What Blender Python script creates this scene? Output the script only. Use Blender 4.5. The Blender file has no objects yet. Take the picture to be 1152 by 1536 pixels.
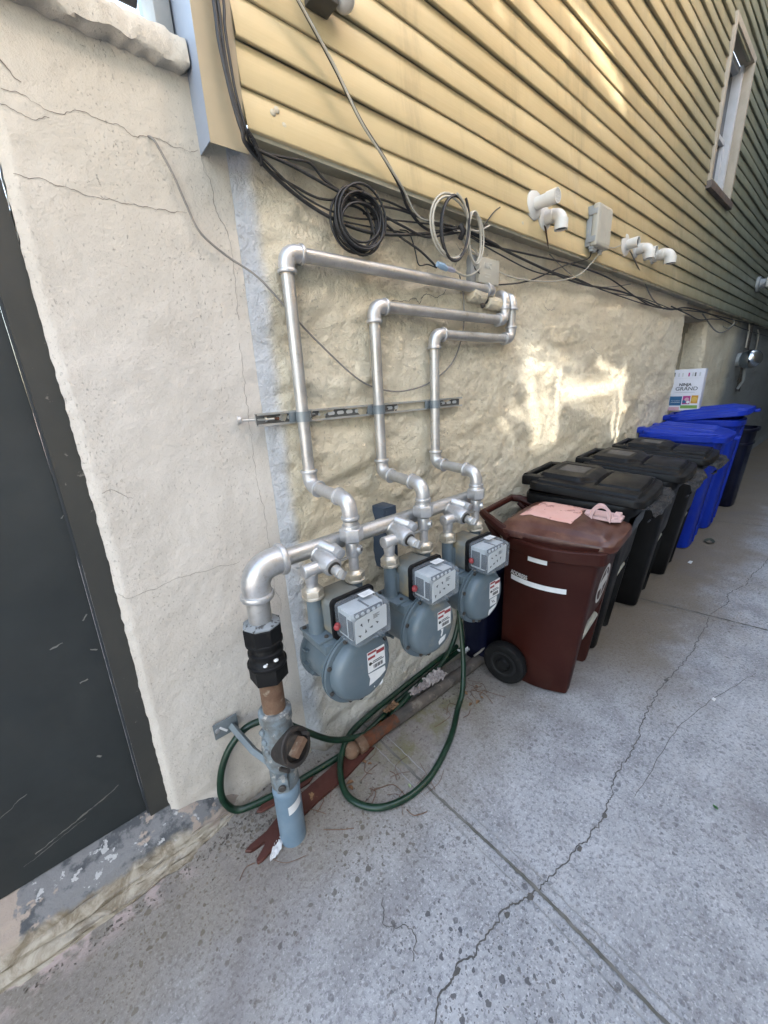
EXPO=3.78
import bpy, bmesh, math, random
from mathutils import Vector, Matrix, noise
random.seed(7)
R=math.radians
scn=bpy.context.scene
COL=scn.collection
V=Vector
def sst(a,b,x):
    t=max(0.0,min(1.0,(x-a)/(b-a))); return t*t*(3-2*t)
def fbm(x,y,z,oct=4):
    s=0;a=1;f=1
    for i in range(oct):
        s+=a*noise.noise(V((x*f,y*f,z*f+i*7.3)));a*=.5;f*=2.03
    return s
# ------------------------------------------------------------------ mesh building
class MB:
    def __init__(s): s.bm=bmesh.new()
    def _add(s,verts,faces,M=None):
        vs=[s.bm.verts.new((M@V(v)) if M else V(v)) for v in verts]
        for f in faces:
            try: s.bm.faces.new([vs[i] for i in f])
            except ValueError: pass
        return vs
    def box(s,lo,hi,bev=0,M=None,seg=2):
        (x0,y0,z0),(x1,y1,z1)=lo,hi
        vs=s._add([(x0,y0,z0),(x1,y0,z0),(x1,y1,z0),(x0,y1,z0),(x0,y0,z1),(x1,y0,z1),(x1,y1,z1),(x0,y1,z1)],
               [(0,3,2,1),(4,5,6,7),(0,1,5,4),(1,2,6,5),(2,3,7,6),(3,0,4,7)],M)
        if bev>0:
            ed=set(e for v in vs for e in v.link_edges)
            bmesh.ops.bevel(s.bm,geom=list(ed),offset=bev,segments=seg,affect='EDGES',profile=.6)
        return s
    def frame(s,d):
        d=V(d).normalized(); u=V((0,0,1)) if abs(d.z)<.9 else V((1,0,0))
        a=d.cross(u).normalized(); b=d.cross(a).normalized(); return a,b
    def lathe(s,o,d,prof,seg=24,cap=True,M=None,hexa=False):
        """prof: list of (distance along d, radius)"""
        o=V(o);d=V(d).normalized();a,b=s.frame(d)
        rings=[]
        for t,r in prof:
            rings.append([s.bm.verts.new((M@(o+d*t+(a*math.cos(k*2*math.pi/seg)+b*math.sin(k*2*math.pi/seg))*r)) if M else (o+d*t+(a*math.cos(k*2*math.pi/seg)+b*math.sin(k*2*math.pi/seg))*r)) for k in range(seg)])
        for i in range(len(rings)-1):
            for k in range(seg):
                s.bm.faces.new([rings[i][k],rings[i][(k+1)%seg],rings[i+1][(k+1)%seg],rings[i+1][k]])
        if cap:
            s.bm.faces.new(rings[0][::-1]); s.bm.faces.new(rings[-1])
        return s
    def cyl(s,p0,p1,r,r2=None,seg=20,bev=0):
        p0=V(p0);p1=V(p1);L=(p1-p0).length;r2=r if r2 is None else r2
        if bev: pr=[(0,r-bev),(bev*.4,r-bev*.3),(bev,r),(L-bev,r2),(L-bev*.4,r2-bev*.3),(L,r2-bev)]
        else: pr=[(0,r),(L,r2)]
        return s.lathe(p0,p1-p0,pr,seg)
    def hex(s,p0,p1,r,bev=.003): return s.cyl(p0,p1,r,seg=6,bev=bev)
    def tube(s,pts,r,seg=10,closed=False,cap=True):
        pts=[V(p) for p in pts];n=len(pts);rings=[];pa=None
        for i,p in enumerate(pts):
            if closed: t=(pts[(i+1)%n]-pts[i-1])
            else: t=pts[min(i+1,n-1)]-pts[max(i-1,0)]
            if t.length<1e-9: t=V((0,0,1))
            t.normalize()
            if pa is None: pa,_=s.frame(t)
            a=(pa-t*pa.dot(t))
            if a.length<1e-6: a,_=s.frame(t)
            a.normalize();pa=a;b=t.cross(a)
            rr=r[i] if isinstance(r,(list,tuple)) else r
            rings.append([s.bm.verts.new(p+(a*math.cos(k*2*math.pi/seg)+b*math.sin(k*2*math.pi/seg))*rr) for k in range(seg)])
        m=n if closed else n-1
        for i in range(m):
            A=rings[i];B=rings[(i+1)%n]
            for k in range(seg): s.bm.faces.new([A[k],A[(k+1)%seg],B[(k+1)%seg],B[k]])
        if cap and not closed:
            s.bm.faces.new(rings[0][::-1]);s.bm.faces.new(rings[-1])
        return s
    def prism(s,poly,a,b,n,o,th,bev=0):
        """poly 2-D (u,v) -> o+u*a+v*b, thickness th along n"""
        o=V(o);a=V(a);b=V(b);n=V(n)
        lo=[s.bm.verts.new(o+a*u+b*v) for u,v in poly];hi=[s.bm.verts.new(o+a*u+b*v+n*th) for u,v in poly]
        k=len(poly)
        s.bm.faces.new(lo[::-1]);s.bm.faces.new(hi)
        for i in range(k): s.bm.faces.new([lo[i],lo[(i+1)%k],hi[(i+1)%k],hi[i]])
        return s
    def loft(s,rings,closed=True,cap0=True,cap1=True):
        R_=[[s.bm.verts.new(V(p)) for p in r] for r in rings];n=len(R_[0])
        for i in range(len(R_)-1):
            for k in range(n if closed else n-1):
                s.bm.faces.new([R_[i][k],R_[i][(k+1)%n],R_[i+1][(k+1)%n],R_[i+1][k]])
        if cap0: s.bm.faces.new(R_[0][::-1])
        if cap1: s.bm.faces.new(R_[-1])
        return s
    def grid(s,nu,nv,fn):
        g=[[s.bm.verts.new(V(fn(i/(nu-1),j/(nv-1)))) for j in range(nv)] for i in range(nu)]
        for i in range(nu-1):
            for j in range(nv-1): s.bm.faces.new([g[i][j],g[i+1][j],g[i+1][j+1],g[i][j+1]])
        return g
    def ball(s,c,r,seg=12,sc=(1,1,1)):
        M=Matrix.Translation(V(c))@Matrix.Diagonal((sc[0],sc[1],sc[2],1))
        bmesh.ops.create_uvsphere(s.bm,u_segments=seg,v_segments=max(6,seg//2+2),radius=r,matrix=M); return s
    def build(s,name,mat,parent=None,ang=35,recalc=True,label=None):
        bm=s.bm
        if recalc: bmesh.ops.recalc_face_normals(bm,faces=bm.faces)
        ca=R(ang)
        for e in bm.edges:
            if len(e.link_faces)==2:
                try: e.smooth=e.calc_face_angle()<ca
                except ValueError: e.smooth=True
        for f in bm.faces: f.smooth=True
        me=bpy.data.meshes.new(name);bm.to_mesh(me);bm.free()
        if isinstance(mat,(list,tuple)):
            for m in mat: me.materials.append(m)
        else: me.materials.append(mat)
        o=bpy.data.objects.new(name,me);COL.objects.link(o)
        if parent is not None:
            o.parent=parent
            o.matrix_parent_inverse=Matrix.Translation(-root_of(parent))
        if label: o['label']=label
        return o
def root_of(p):
    v=V(p.location)
    return v
def thing(name,label,cat,loc=(0,0,0),group=None):
    o=bpy.data.objects.new(name,None);COL.objects.link(o);o.location=loc;o.empty_display_size=.05
    o['label']=label;o['category']=cat
    if group:o['group']=group
    return o
def tag(o,label,cat,group=None):
    o['label']=label;o['category']=cat
    if group:o['group']=group
    return o
def struct(o): o['kind']='structure';return o
def dup(root,loc,rz=None,label=None,name=None):
    c=root.copy();COL.objects.link(c);c.location=loc
    if rz is not None:c.rotation_euler=(0,0,rz)
    if label:c['label']=label
    for ch in list(root.children):
        k=ch.copy();COL.objects.link(k);k.parent=c;k.matrix_parent_inverse=ch.matrix_parent_inverse.copy()
        for g in list(ch.children):
            q=g.copy();COL.objects.link(q);q.parent=k;q.matrix_parent_inverse=g.matrix_parent_inverse.copy()
    return c
def cr(pts,n=8,closed=False):
    """Catmull-Rom through pts"""
    P=[V(p) for p in pts];out=[];m=len(P)
    rng=range(m) if closed else range(m-1)
    for i in rng:
        if closed: p0,p1,p2,p3=P[i-1],P[i],P[(i+1)%m],P[(i+2)%m]
        else: p0,p1,p2,p3=P[max(i-1,0)],P[i],P[i+1],P[min(i+2,m-1)]
        for k in range(n):
            t=k/n
            out.append(.5*((2*p1)+(p2-p0)*t+(2*p0-5*p1+4*p2-p3)*t*t+(3*p1-p0-3*p2+p3)*t**3))
    if not closed: out.append(P[-1])
    return out
def text(body,size,mat,name,parent,o,a,b,bold=0.0,depth=.0006,xs=1.0):
    """flat lettering: origin o, reading direction a, up b; normal a x b"""
    cu=bpy.data.curves.new('lettering','FONT');cu.body=body;cu.size=size;cu.extrude=depth;cu.offset=bold;cu.align_x='LEFT'
    t=bpy.data.objects.new('lettering',cu);COL.objects.link(t)
    dg=bpy.context.evaluated_depsgraph_get();dg.update()
    me=bpy.data.meshes.new_from_object(t.evaluated_get(dg))
    bpy.data.objects.remove(t)
    a=V(a).normalized();b=V(b).normalized();n=a.cross(b)
    M=Matrix(((a.x,b.x,n.x,o[0]),(a.y,b.y,n.y,o[1]),(a.z,b.z,n.z,o[2]),(0,0,0,1)))@Matrix.Diagonal((xs,1,1,1))
    me.transform(M);me.name=name
    me.materials.clear();me.materials.append(mat)
    ob=bpy.data.objects.new(name,me);COL.objects.link(ob)
    if parent is not None:
        ob.parent=parent;ob.matrix_parent_inverse=Matrix.Translation(-root_of(parent))
    return ob
# ------------------------------------------------------------------ materials
class NT:
    def __init__(s,name):
        s.m=bpy.data.materials.new(name);s.m.use_nodes=True;s.t=s.m.node_tree;s.t.nodes.clear()
        s.out=s.n('ShaderNodeOutputMaterial');s.b=s.n('ShaderNodeBsdfPrincipled');s.l(s.b.outputs[0],s.out.inputs[0])
        s.tc=s.n('ShaderNodeTexCoord');s.P=s.tc.outputs['Object']
    def n(s,t,**k):
        x=s.t.nodes.new(t)
        for a,b in k.items(): setattr(x,a,b)
        return x
    def l(s,a,b): s.t.links.new(a,b)
    def setin(s,sock,v):
        if isinstance(v,bpy.types.NodeSocket): s.l(v,sock)
        elif v is not None:
            sock.default_value=(*v,1) if (isinstance(v,tuple) and len(v)==3 and sock.type=='RGBA') else v
    def noise(s,scale,detail=4,rough=.55,vec=None,dist=0,out=0):
        x=s.n('ShaderNodeTexNoise');x.inputs['Scale'].default_value=scale;x.inputs['Detail'].default_value=detail;x.inputs['Roughness'].default_value=rough;x.inputs['Distortion'].default_value=dist
        s.l(vec if vec is not None else s.P,x.inputs['Vector']);return x.outputs[out]
    def vor(s,scale,feature='F1',out='Distance',vec=None,rnd=1):
        x=s.n('ShaderNodeTexVoronoi',feature=feature);x.inputs['Scale'].default_value=scale;x.inputs['Randomness'].default_value=rnd
        s.l(vec if vec is not None else s.P,x.inputs['Vector']);return x.outputs[out]
    def ramp(s,v,a,b,lo=0,hi=1):
        x=s.n('ShaderNodeMapRange',interpolation_type='SMOOTHSTEP')
        s.setin(x.inputs[0],v);x.inputs[1].default_value=a;x.inputs[2].default_value=b;x.inputs[3].default_value=lo;x.inputs[4].default_value=hi
        return x.outputs[0]
    def math(s,op,a,b=None,c=None):
        x=s.n('ShaderNodeMath',operation=op);s.setin(x.inputs[0],a)
        if b is not None:s.setin(x.inputs[1],b)
        if c is not None:s.setin(x.inputs[2],c)
        return x.outputs[0]
    def mix(s,f,a,b,mode='MIX'):
        x=s.n('ShaderNodeMix',data_type='RGBA',blend_type=mode);s.setin(x.inputs[0],f);s.setin(x.inputs[6],a);s.setin(x.inputs[7],b);return x.outputs[2]
    def sep(s,v=None):
        x=s.n('ShaderNodeSeparateXYZ');s.l(v if v is not None else s.P,x.inputs[0]);return x.outputs
    def scalev(s,sc):
        x=s.n('ShaderNodeVectorMath',operation='MULTIPLY');s.l(s.P,x.inputs[0]);x.inputs[1].default_value=sc;return x.outputs[0]
    def bump(s,h,strength=.3,dist=.01,prev=None):
        x=s.n('ShaderNodeBump');x.inputs['Strength'].default_value=strength;x.inputs['Distance'].default_value=dist;s.l(h,x.inputs['Height'])
        if prev is not None:s.l(prev,x.inputs['Normal'])
        return x.outputs[0]
    def fin(s,col=None,rough=None,metal=None,normal=None,spec=None,**k):
        s.setin(s.b.inputs['Base Color'],col);s.setin(s.b.inputs['Roughness'],rough);s.setin(s.b.inputs['Metallic'],metal)
        if normal is not None:s.l(normal,s.b.inputs['Normal'])
        if spec is not None:s.setin(s.b.inputs['Specular IOR Level'],spec)
        for a,b in k.items(): s.setin(s.b.inputs[a],b)
        return s.m
def surf(name,c1,c2,scale=6,rough=(.4,.6),bump=.08,bscale=90,bdist=.004,metal=0,dirt=None,dscale=9,dthr=(.55,.75),spec=.5,spots=None):
    t=NT(name)
    oi=t.n('ShaderNodeObjectInfo');ad=t.n('ShaderNodeVectorMath',operation='ADD');mul=t.math('MULTIPLY',oi.outputs['Random'],13.0)
    t.l(t.tc.outputs['Object'],ad.inputs[0]);t.l(mul,ad.inputs[1]);t.P=ad.outputs[0]
    n1=t.noise(scale,5,.6)
    c=t.mix(t.ramp(n1,.3,.7),c1,c2)
    rg=t.ramp(t.noise(scale*2.3,4,.6),.3,.7,rough[0],rough[1])
    if dirt:
        d=t.ramp(t.noise(dscale,6,.65),dthr[0],dthr[1]);c=t.mix(d,c,dirt);rg=t.math('ADD',rg,t.math('MULTIPLY',d,.25))
    if spots:
        v=t.ramp(t.noise(spots[1],3,.6),spots[2],spots[2]+.05);c=t.mix(v,c,spots[0])
    nb=None
    if bump: nb=t.bump(t.noise(bscale,4,.6),bump,bdist)
    return t.fin(c,rg,metal,nb,spec)
def flat(name,c,rough=.5,metal=0): return surf(name,c,tuple(x*.86 for x in c),14,(rough,min(1,rough+.15)),.03,120,metal=metal)
# ---- materials of the place
def m_ground():
    t=NT('concrete_paving')
    x,y,z=t.sep()
    big=t.noise(1.3,5,.6);mid=t.noise(7,6,.62)
    fine=t.noise(70,5,.7)
    base=t.mix(t.ramp(mid,.3,.72),(.27,.27,.28),(.45,.45,.46))
    base=t.mix(t.ramp(big,.35,.7),base,t.mix(.55,base,(.52,.52,.53)))
    base=t.mix(t.math('MULTIPLY',t.ramp(fine,.48,.64),.58),base,(.13,.13,.145))
    base=t.mix(t.math('MULTIPLY',t.ramp(t.noise(120,4,.7),.54,.64),.55),base,(.68,.68,.69))
    # exposed aggregate: two sizes of stones, worn through in patches
    worn=t.ramp(t.noise(1.9,4,.6),.36,.58)
    near=t.ramp(x,1.25,.55)                      # the slab by the riser is the most worn
    worn=t.math('MAXIMUM',t.math('MULTIPLY',worn,.55),t.math('MULTIPLY',near,t.ramp(t.noise(2.6,3),.33,.55)))
    wp=t.n('ShaderNodeVectorMath',operation='ADD');t.l(t.P,wp.inputs[0])
    dn=t.n('ShaderNodeTexNoise');dn.inputs['Scale'].default_value=55;t.l(t.P,dn.inputs['Vector'])
    sc=t.n('ShaderNodeVectorMath',operation='SCALE');t.l(dn.outputs['Color'],sc.inputs[0]);sc.inputs['Scale'].default_value=.016;t.l(sc.outputs[0],wp.inputs[1])
    for s_,sz,am in ((44,.40,.92),(80,.42,.85),(150,.42,.75)):
        vo=t.n('ShaderNodeTexVoronoi',feature='F1');vo.inputs['Scale'].default_value=s_;t.l(wp.outputs[0],vo.inputs['Vector'])
        cs=t.n('ShaderNodeSeparateColor');t.l(vo.outputs['Color'],cs.inputs[0])
        sel=t.ramp(cs.outputs[0],.46,.50);
        size=t.math('MULTIPLY',cs.outputs[1],sz)
        inside=t.ramp(t.math('SUBTRACT',size,vo.outputs['Distance']),-.01,.02)
        f=t.math('MULTIPLY',t.math('MULTIPLY',inside,sel),t.math('MULTIPLY',worn,am))
        col=t.mix(cs.outputs[2],(.055,.06,.075),(.20,.185,.175))
        base=t.mix(f,base,col)
    # brownish grime beside the wall and the bins, a little moss by the pipe
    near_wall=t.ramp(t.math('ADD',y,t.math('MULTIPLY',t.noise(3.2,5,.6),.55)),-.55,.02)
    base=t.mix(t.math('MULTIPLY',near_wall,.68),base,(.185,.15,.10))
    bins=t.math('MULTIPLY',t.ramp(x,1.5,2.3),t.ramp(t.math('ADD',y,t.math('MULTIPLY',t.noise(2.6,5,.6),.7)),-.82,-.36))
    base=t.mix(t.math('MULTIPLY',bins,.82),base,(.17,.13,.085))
    moss=t.math('MULTIPLY',t.ramp(t.noise(9,5,.6),.42,.62),t.math('MULTIPLY',t.ramp(t.math('ABSOLUTE',t.math('SUBTRACT',x,.98)),.5,.12),t.ramp(t.math('ABSOLUTE',t.math('ADD',y,.26)),.16,.04)))
    base=t.mix(t.math('MULTIPLY',moss,.7),base,(.16,.15,.06))
    stain=t.ramp(t.noise(1.6,7,.70,dist=.8),.50,.68)
    base=t.mix(t.math('MULTIPLY',stain,.42),base,(.17,.15,.15))
    pink=t.math('MULTIPLY',t.ramp(y,-.19,-.11),t.math('MULTIPLY',t.ramp(x,.12,-.05),t.ramp(t.noise(14,4),.45,.55)))
    base=t.mix(t.math('MULTIPLY',pink,.6),base,(.56,.44,.41))
    br=t.noise(1,4,.6,vec=t.scalev((14,160,1)))
    b1=t.bump(t.math('ADD',t.math('MULTIPLY',fine,.6),t.math('MULTIPLY',br,.5)),.7,.005)
    b2=t.bump(mid,.3,.014,b1)
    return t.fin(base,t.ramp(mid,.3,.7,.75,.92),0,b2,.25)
def m_stucco():
    t=NT('painted_stucco');x,y,z=t.sep()
    big=t.noise(2.2,5,.6)
    c=t.mix(t.ramp(big,.3,.7),(.575,.53,.465),(.665,.62,.555))
    c=t.mix(t.math('MULTIPLY',t.ramp(z,1.5,2.3),.45),c,(.62,.54,.39))
    pits=t.noise(1,4,.65,vec=t.scalev((165,165,120)))
    zone=t.ramp(t.noise(3.1,4,.6),.36,.62,.2,1)
    pf=t.math('MULTIPLY',t.ramp(pits,.60,.68),zone)
    c=t.mix(t.math('MULTIPLY',pf,.6),c,(.20,.18,.16))
    c=t.mix(t.math('MULTIPLY',t.ramp(t.noise(5,6,.7),.58,.75),.3),c,(.46,.40,.33))
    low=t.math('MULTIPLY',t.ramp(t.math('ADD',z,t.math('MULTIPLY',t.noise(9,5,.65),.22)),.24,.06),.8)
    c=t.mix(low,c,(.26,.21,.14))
    h=t.math('SUBTRACT',t.math('MULTIPLY',t.noise(60,6,.72),1.0),t.math('MULTIPLY',pf,.55))
    b1=t.bump(h,.6,.006)
    b2=t.bump(t.noise(9,4,.6),.25,.015,b1)
    return t.fin(c,.88,0,b2,.2)
def m_rough():
    t=NT('painted_rough_masonry');x,y,z=t.sep()
    big=t.noise(1.7,5,.6)
    c=t.mix(t.ramp(big,.3,.7),(.80,.69,.49),(.885,.795,.605))
    pale=t.math('MULTIPLY',t.ramp(z,.75,.2),t.ramp(x,2.6,1.2))
    c=t.mix(t.math('MULTIPLY',pale,.75),c,(.72,.70,.66))
    chamf=t.ramp(x,.63,.58);c=t.mix(chamf,c,(.60,.61,.62))
    dirt=t.ramp(t.noise(3.3,7,.7,dist=.7),.53,.68)
    c=t.mix(t.math('MULTIPLY',dirt,.22),c,(.40,.31,.19))
    st=t.ramp(t.noise(1,6,.65,vec=t.scalev((9,9,1.6))),.55,.72)
    c=t.mix(t.math('MULTIPLY',st,.15),c,(.42,.34,.23))
    pits=t.ramp(t.noise(60,4,.7),.60,.68);c=t.mix(t.math('MULTIPLY',pits,.4),c,(.25,.21,.16))
    ck=t.vor(5.5,'DISTANCE_TO_EDGE',vec=None)
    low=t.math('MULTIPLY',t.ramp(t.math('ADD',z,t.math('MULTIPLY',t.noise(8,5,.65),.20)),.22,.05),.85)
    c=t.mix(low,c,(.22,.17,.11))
    blue=t.ramp(t.math('ADD',x,t.math('MULTIPLY',z,1.4)),10.2,8.6)  # far end is painted slate blue low down
    blue=t.math('MULTIPLY',t.ramp(t.math('SUBTRACT',x,t.math('MULTIPLY',z,.35)),6.3,6.9),1.0)
    c=t.mix(t.math('MULTIPLY',blue,.85),c,(.24,.26,.27))
    nr=t.n('ShaderNodeTexNoise');nr.noise_type='RIDGED_MULTIFRACTAL';nr.inputs['Scale'].default_value=11;nr.inputs['Detail'].default_value=8;nr.inputs['Roughness'].default_value=.62;nr.inputs['Distortion'].default_value=.5;t.l(t.P,nr.inputs['Vector'])
    h=t.math('SUBTRACT',t.math('MULTIPLY',t.noise(30,8,.68,dist=.4),.8),t.math('MULTIPLY',nr.outputs[0],.28))
    crease_shade=t.ramp(nr.outputs[0],1.25,1.9);c=t.mix(t.math('MULTIPLY',crease_shade,.35),c,(.34,.26,.16))  # relief shading painted in: creases coloured darker
    b1=t.bump(t.noise(90,5,.7),.6,.005)
    b2=t.bump(h,1.0,.035,b1)
    return t.fin(c,.86,0,b2,.22)
def m_siding():
    t=NT('vinyl_siding');x,y,z=t.sep()
    g=t.noise(1,5,.6,vec=t.scalev((2.2,30,260)))
    c=t.mix(t.ramp(t.noise(1.1,4),.3,.7),(.61,.46,.23),(.70,.55,.295))
    c=t.mix(t.math('MULTIPLY',t.ramp(g,.35,.7),.22),c,(.80,.64,.38))
    drip=t.ramp(t.noise(1,6,.7,vec=t.scalev((7,7,.7))),.52,.72)
    c=t.mix(t.math('MULTIPLY',drip,.35),c,(.33,.24,.13))
    far_shade=t.math('MULTIPLY',t.ramp(t.math('ADD',x,t.math('MULTIPLY',t.noise(.9,4),1.6)),2.6,7.0),.85)  # dim bluish light of the far alley, painted as a darker greener tint
    c=t.mix(far_shade,c,(.15,.19,.15))
    pale=t.ramp(t.noise(2.3,6,.7,dist=1),.60,.72);c=t.mix(t.math('MULTIPLY',pale,.25),c,(.80,.70,.50))
    b=t.bump(g,.12,.002)
    b=t.bump(t.noise(3,3),.25,.02,b)
    return t.fin(c,t.ramp(t.noise(6,4),.3,.7,.36,.55),0,b,.45)
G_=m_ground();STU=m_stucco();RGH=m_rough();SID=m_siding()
SID_S=surf('tan_metal_trim',(.42,.345,.22),(.37,.30,.19),3,(.4,.55),.06,60,dirt=(.3,.23,.14),dscale=5,dthr=(.55,.8))
SOF=surf('tan_starter_metal',(.50,.46,.34),(.42,.385,.28),4,(.45,.6),.06,60,dirt=(.2,.16,.11),dscale=7,dthr=(.5,.75))
DOOR=surf('dark_door_paint',(.021,.0265,.028),(.016,.020,.021),3,(.42,.6),.05,50,dirt=(.030,.034,.034),dscale=4,dthr=(.5,.8))
DFR=surf('dark_frame_paint',(.042,.042,.037),(.034,.035,.032),5,(.4,.6),.05,70,dirt=(.16,.15,.13),dscale=30,dthr=(.66,.7))
SILL=NT('flaking_sill')
_x,_y,_z=SILL.sep()
_n=SILL.noise(9,6,.65);_c=SILL.mix(SILL.ramp(_n,.42,.52),(.085,.09,.095),(.20,.20,.20))
_c=SILL.mix(SILL.ramp(SILL.noise(21,5,.65),.60,.63),_c,(.44,.44,.43))
_c=SILL.mix(SILL.ramp(SILL.noise(6,5,.6),.53,.56),_c,(.36,.30,.25))
_lip=SILL.ramp(SILL.math('ADD',_y,SILL.math('MULTIPLY',SILL.noise(11,5,.6),.05)),-.024,-.038)
_t=SILL.mix(SILL.ramp(SILL.noise(14,7,.7,dist=.8),.36,.62),(.20,.165,.115),(.42,.38,.31))
_c=SILL.mix(_lip,_c,_t)
SILL=SILL.fin(_c,.85,0,SILL.bump(SILL.noise(40,6,.7),.7,.008),.2)
def m_pipe(name,c1,c2,dirt):
    t=NT(name)
    n=t.noise(9,5,.6);c=t.mix(t.ramp(n,.3,.7),c1,c2)
    d=t.ramp(t.noise(26,6,.7),.60,.72);c=t.mix(t.math('MULTIPLY',d,.6),c,dirt)
    b=t.bump(t.noise(150,3,.6),.12,.002)
    c=t.mix(t.math('MULTIPLY',t.ramp(t.noise(90,4,.7),.5,.7),.25),c,dirt);return t.fin(c,t.ramp(t.noise(18,4),.3,.7,.30,.5),.72,b,.5)
SILV=m_pipe('aluminium_painted_pipe',(.44,.435,.42),(.56,.555,.54),(.26,.22,.16))
SILF=m_pipe('aluminium_painted_fitting',(.50,.50,.50),(.60,.60,.60),(.28,.24,.18))
NUTM=m_pipe('galvanised_nut',(.50,.46,.38),(.62,.58,.50),(.25,.18,.10))
GALV=m_pipe('galvanised_strut',(.48,.48,.46),(.60,.60,.58),(.25,.23,.2))
BLUG=surf('blue_grey_steel',(.15,.225,.295),(.20,.275,.34),8,(.35,.5),.05,90,dirt=(.22,.2,.17),dscale=14,dthr=(.6,.8))
METR=surf('meter_grey_paint',(.10,.138,.16),(.135,.17,.19),7,(.28,.42),.05,90,dirt=(.26,.235,.18),dscale=9,dthr=(.58,.8))
METT=surf('meter_dusty_top',(.185,.185,.16),(.15,.17,.17),9,(.5,.65),.06,90,dirt=(.30,.24,.14),dscale=6,dthr=(.45,.7))
BOLT=surf('dark_bolt',(.10,.09,.08),(.06,.055,.05),30,(.5,.7),.1,200,metal=.4)
BLK=surf('black_rubber',(.008,.008,.009),(.014,.014,.014),12,(.45,.62),.12,120,dirt=(.035,.033,.03),dscale=16,dthr=(.6,.75),spec=.15)
RUST=surf('rusty_steel',(.115,.06,.035),(.19,.115,.07),16,(.65,.85),.35,90,.005,dirt=(.28,.22,.16),dscale=22,dthr=(.55,.65))
RUST2=surf('bright_rust',(.14,.042,.014),(.075,.03,.016),20,(.75,.9),.5,80,.006,dirt=(.07,.05,.04),dscale=15,dthr=(.5,.65))
OLDP=surf('tarred_old_pipe',(.06,.055,.05),(.12,.10,.085),12,(.7,.9),.5,60,.006,dirt=(.20,.17,.14),dscale=18,dthr=(.55,.65))
VALV=surf('peeling_valve',(.22,.27,.30),(.13,.13,.12),22,(.5,.7),.4,70,.006,dirt=(.40,.38,.34),dscale=28,dthr=(.56,.62))
PLUG=surf('brown_iron',(.030,.026,.024),(.05,.043,.038),14,(.5,.7),.25,90,.004,metal=.3,dirt=(.17,.13,.1),dscale=18,dthr=(.6,.75))
WHT=surf('white_label',(.78,.78,.76),(.70,.70,.69),20,(.4,.5),0)
RED=surf('red_print',(.26,.03,.035),(.33,.055,.055),20,(.4,.5),0)
INK=surf('black_print',(.03,.03,.03),(.05,.05,.05),20,(.5,.6),0)
DIAL=surf('dial_plate',(.62,.62,.60),(.70,.70,.68),10,(.35,.45),0)
MECH=surf('index_mechanism',(.56,.57,.57),(.44,.46,.47),14,(.4,.5),.05,60)
MECD=surf('index_dark',(.06,.07,.08),(.10,.11,.12),14,(.4,.5),0)
PVC=surf('white_pvc',(.74,.71,.64),(.68,.64,.56),10,(.35,.5),.04,80,dirt=(.45,.38,.27),dscale=10,dthr=(.6,.8))
BEIGE=surf('beige_plastic',(.52,.49,.40),(.46,.435,.36),6,(.4,.55),.04,80,dirt=(.35,.31,.24),dscale=9,dthr=(.6,.8))
GREY=surf('grey_plastic',(.36,.37,.36),(.30,.31,.30),6,(.45,.6),.04,80,dirt=(.22,.20,.17),dscale=9,dthr=(.6,.8))
BCAB=surf('black_cable',(.015,.015,.016),(.028,.027,.027),20,(.4,.55),0)
WCAB=surf('off_white_cable',(.52,.48,.39),(.43,.39,.31),20,(.45,.6),0)
GCAB=surf('grey_cable',(.26,.24,.21),(.19,.175,.155),12,(.5,.65),0)
HOSE=NT('green_hose');_n=HOSE.noise(30,4);_c=HOSE.mix(HOSE.ramp(_n,.35,.65),(.003,.022,.011),(.005,.034,.017));_c=HOSE.mix(HOSE.math('MULTIPLY',HOSE.ramp(HOSE.noise(12,5),.58,.7),.5),_c,(.05,.06,.05));HOSE=HOSE.fin(_c,.34,0,HOSE.bump(HOSE.noise(200,2),.1,.001),.5)
def m_plastic(name,c1,c2,dust,da=.3,rough=(.36,.52),bs=260,sp=.2):
    t=NT(name)
    oi=t.n('ShaderNodeObjectInfo');ad=t.n('ShaderNodeVectorMath',operation='ADD');t.l(t.tc.outputs['Object'],ad.inputs[0]);t.l(t.math('MULTIPLY',oi.outputs['Random'],9.0),ad.inputs[1]);t.P=ad.outputs[0]
    c=t.mix(t.ramp(t.noise(3,4),.3,.7),c1,c2)
    d=t.math('MULTIPLY',t.ramp(t.noise(5,7,.7,dist=.5),.45,.75),da);c=t.mix(d,c,dust)
    sc=t.ramp(t.noise(1,5,.7,vec=t.scalev((40,6,6))),.66,.72);c=t.mix(t.math('MULTIPLY',sc,da*.8),c,dust)
    g=t.n('ShaderNodeNewGeometry');up=t.sep(g.outputs['Normal'])[2]
    c=t.mix(t.math('MULTIPLY',t.math('MULTIPLY',t.ramp(up,.5,1.0),t.ramp(t.noise(8,6,.65),.30,.65)),da),c,dust)
    r=t.math('ADD',t.ramp(t.noise(7,4),.3,.7,rough[0],rough[1]),t.math('MULTIPLY',d,.4))
    return t.fin(c,r,0,t.bump(t.noise(bs,3,.6),.15,.0015),sp)
BLKP=m_plastic('black_bin_plastic',(.0032,.0032,.0036),(.006,.006,.0065),(.045,.045,.045),.12)
BRNP=m_plastic('brown_bin_plastic',(.030,.0065,.0045),(.040,.009,.0062),(.10,.045,.03),.16)
BRNL=m_plastic('brown_lid_plastic',(.050,.012,.008),(.065,.017,.011),(.21,.105,.068),.42,rough=(.28,.42),sp=.45)
BLUP=m_plastic('blue_bin_plastic',(.004,.022,.30),(.007,.035,.38),(.07,.11,.30),.18)
NAVP=m_plastic('navy_bin_plastic',(.0018,.0025,.012),(.0025,.004,.018),(.05,.06,.09),.2)
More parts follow.
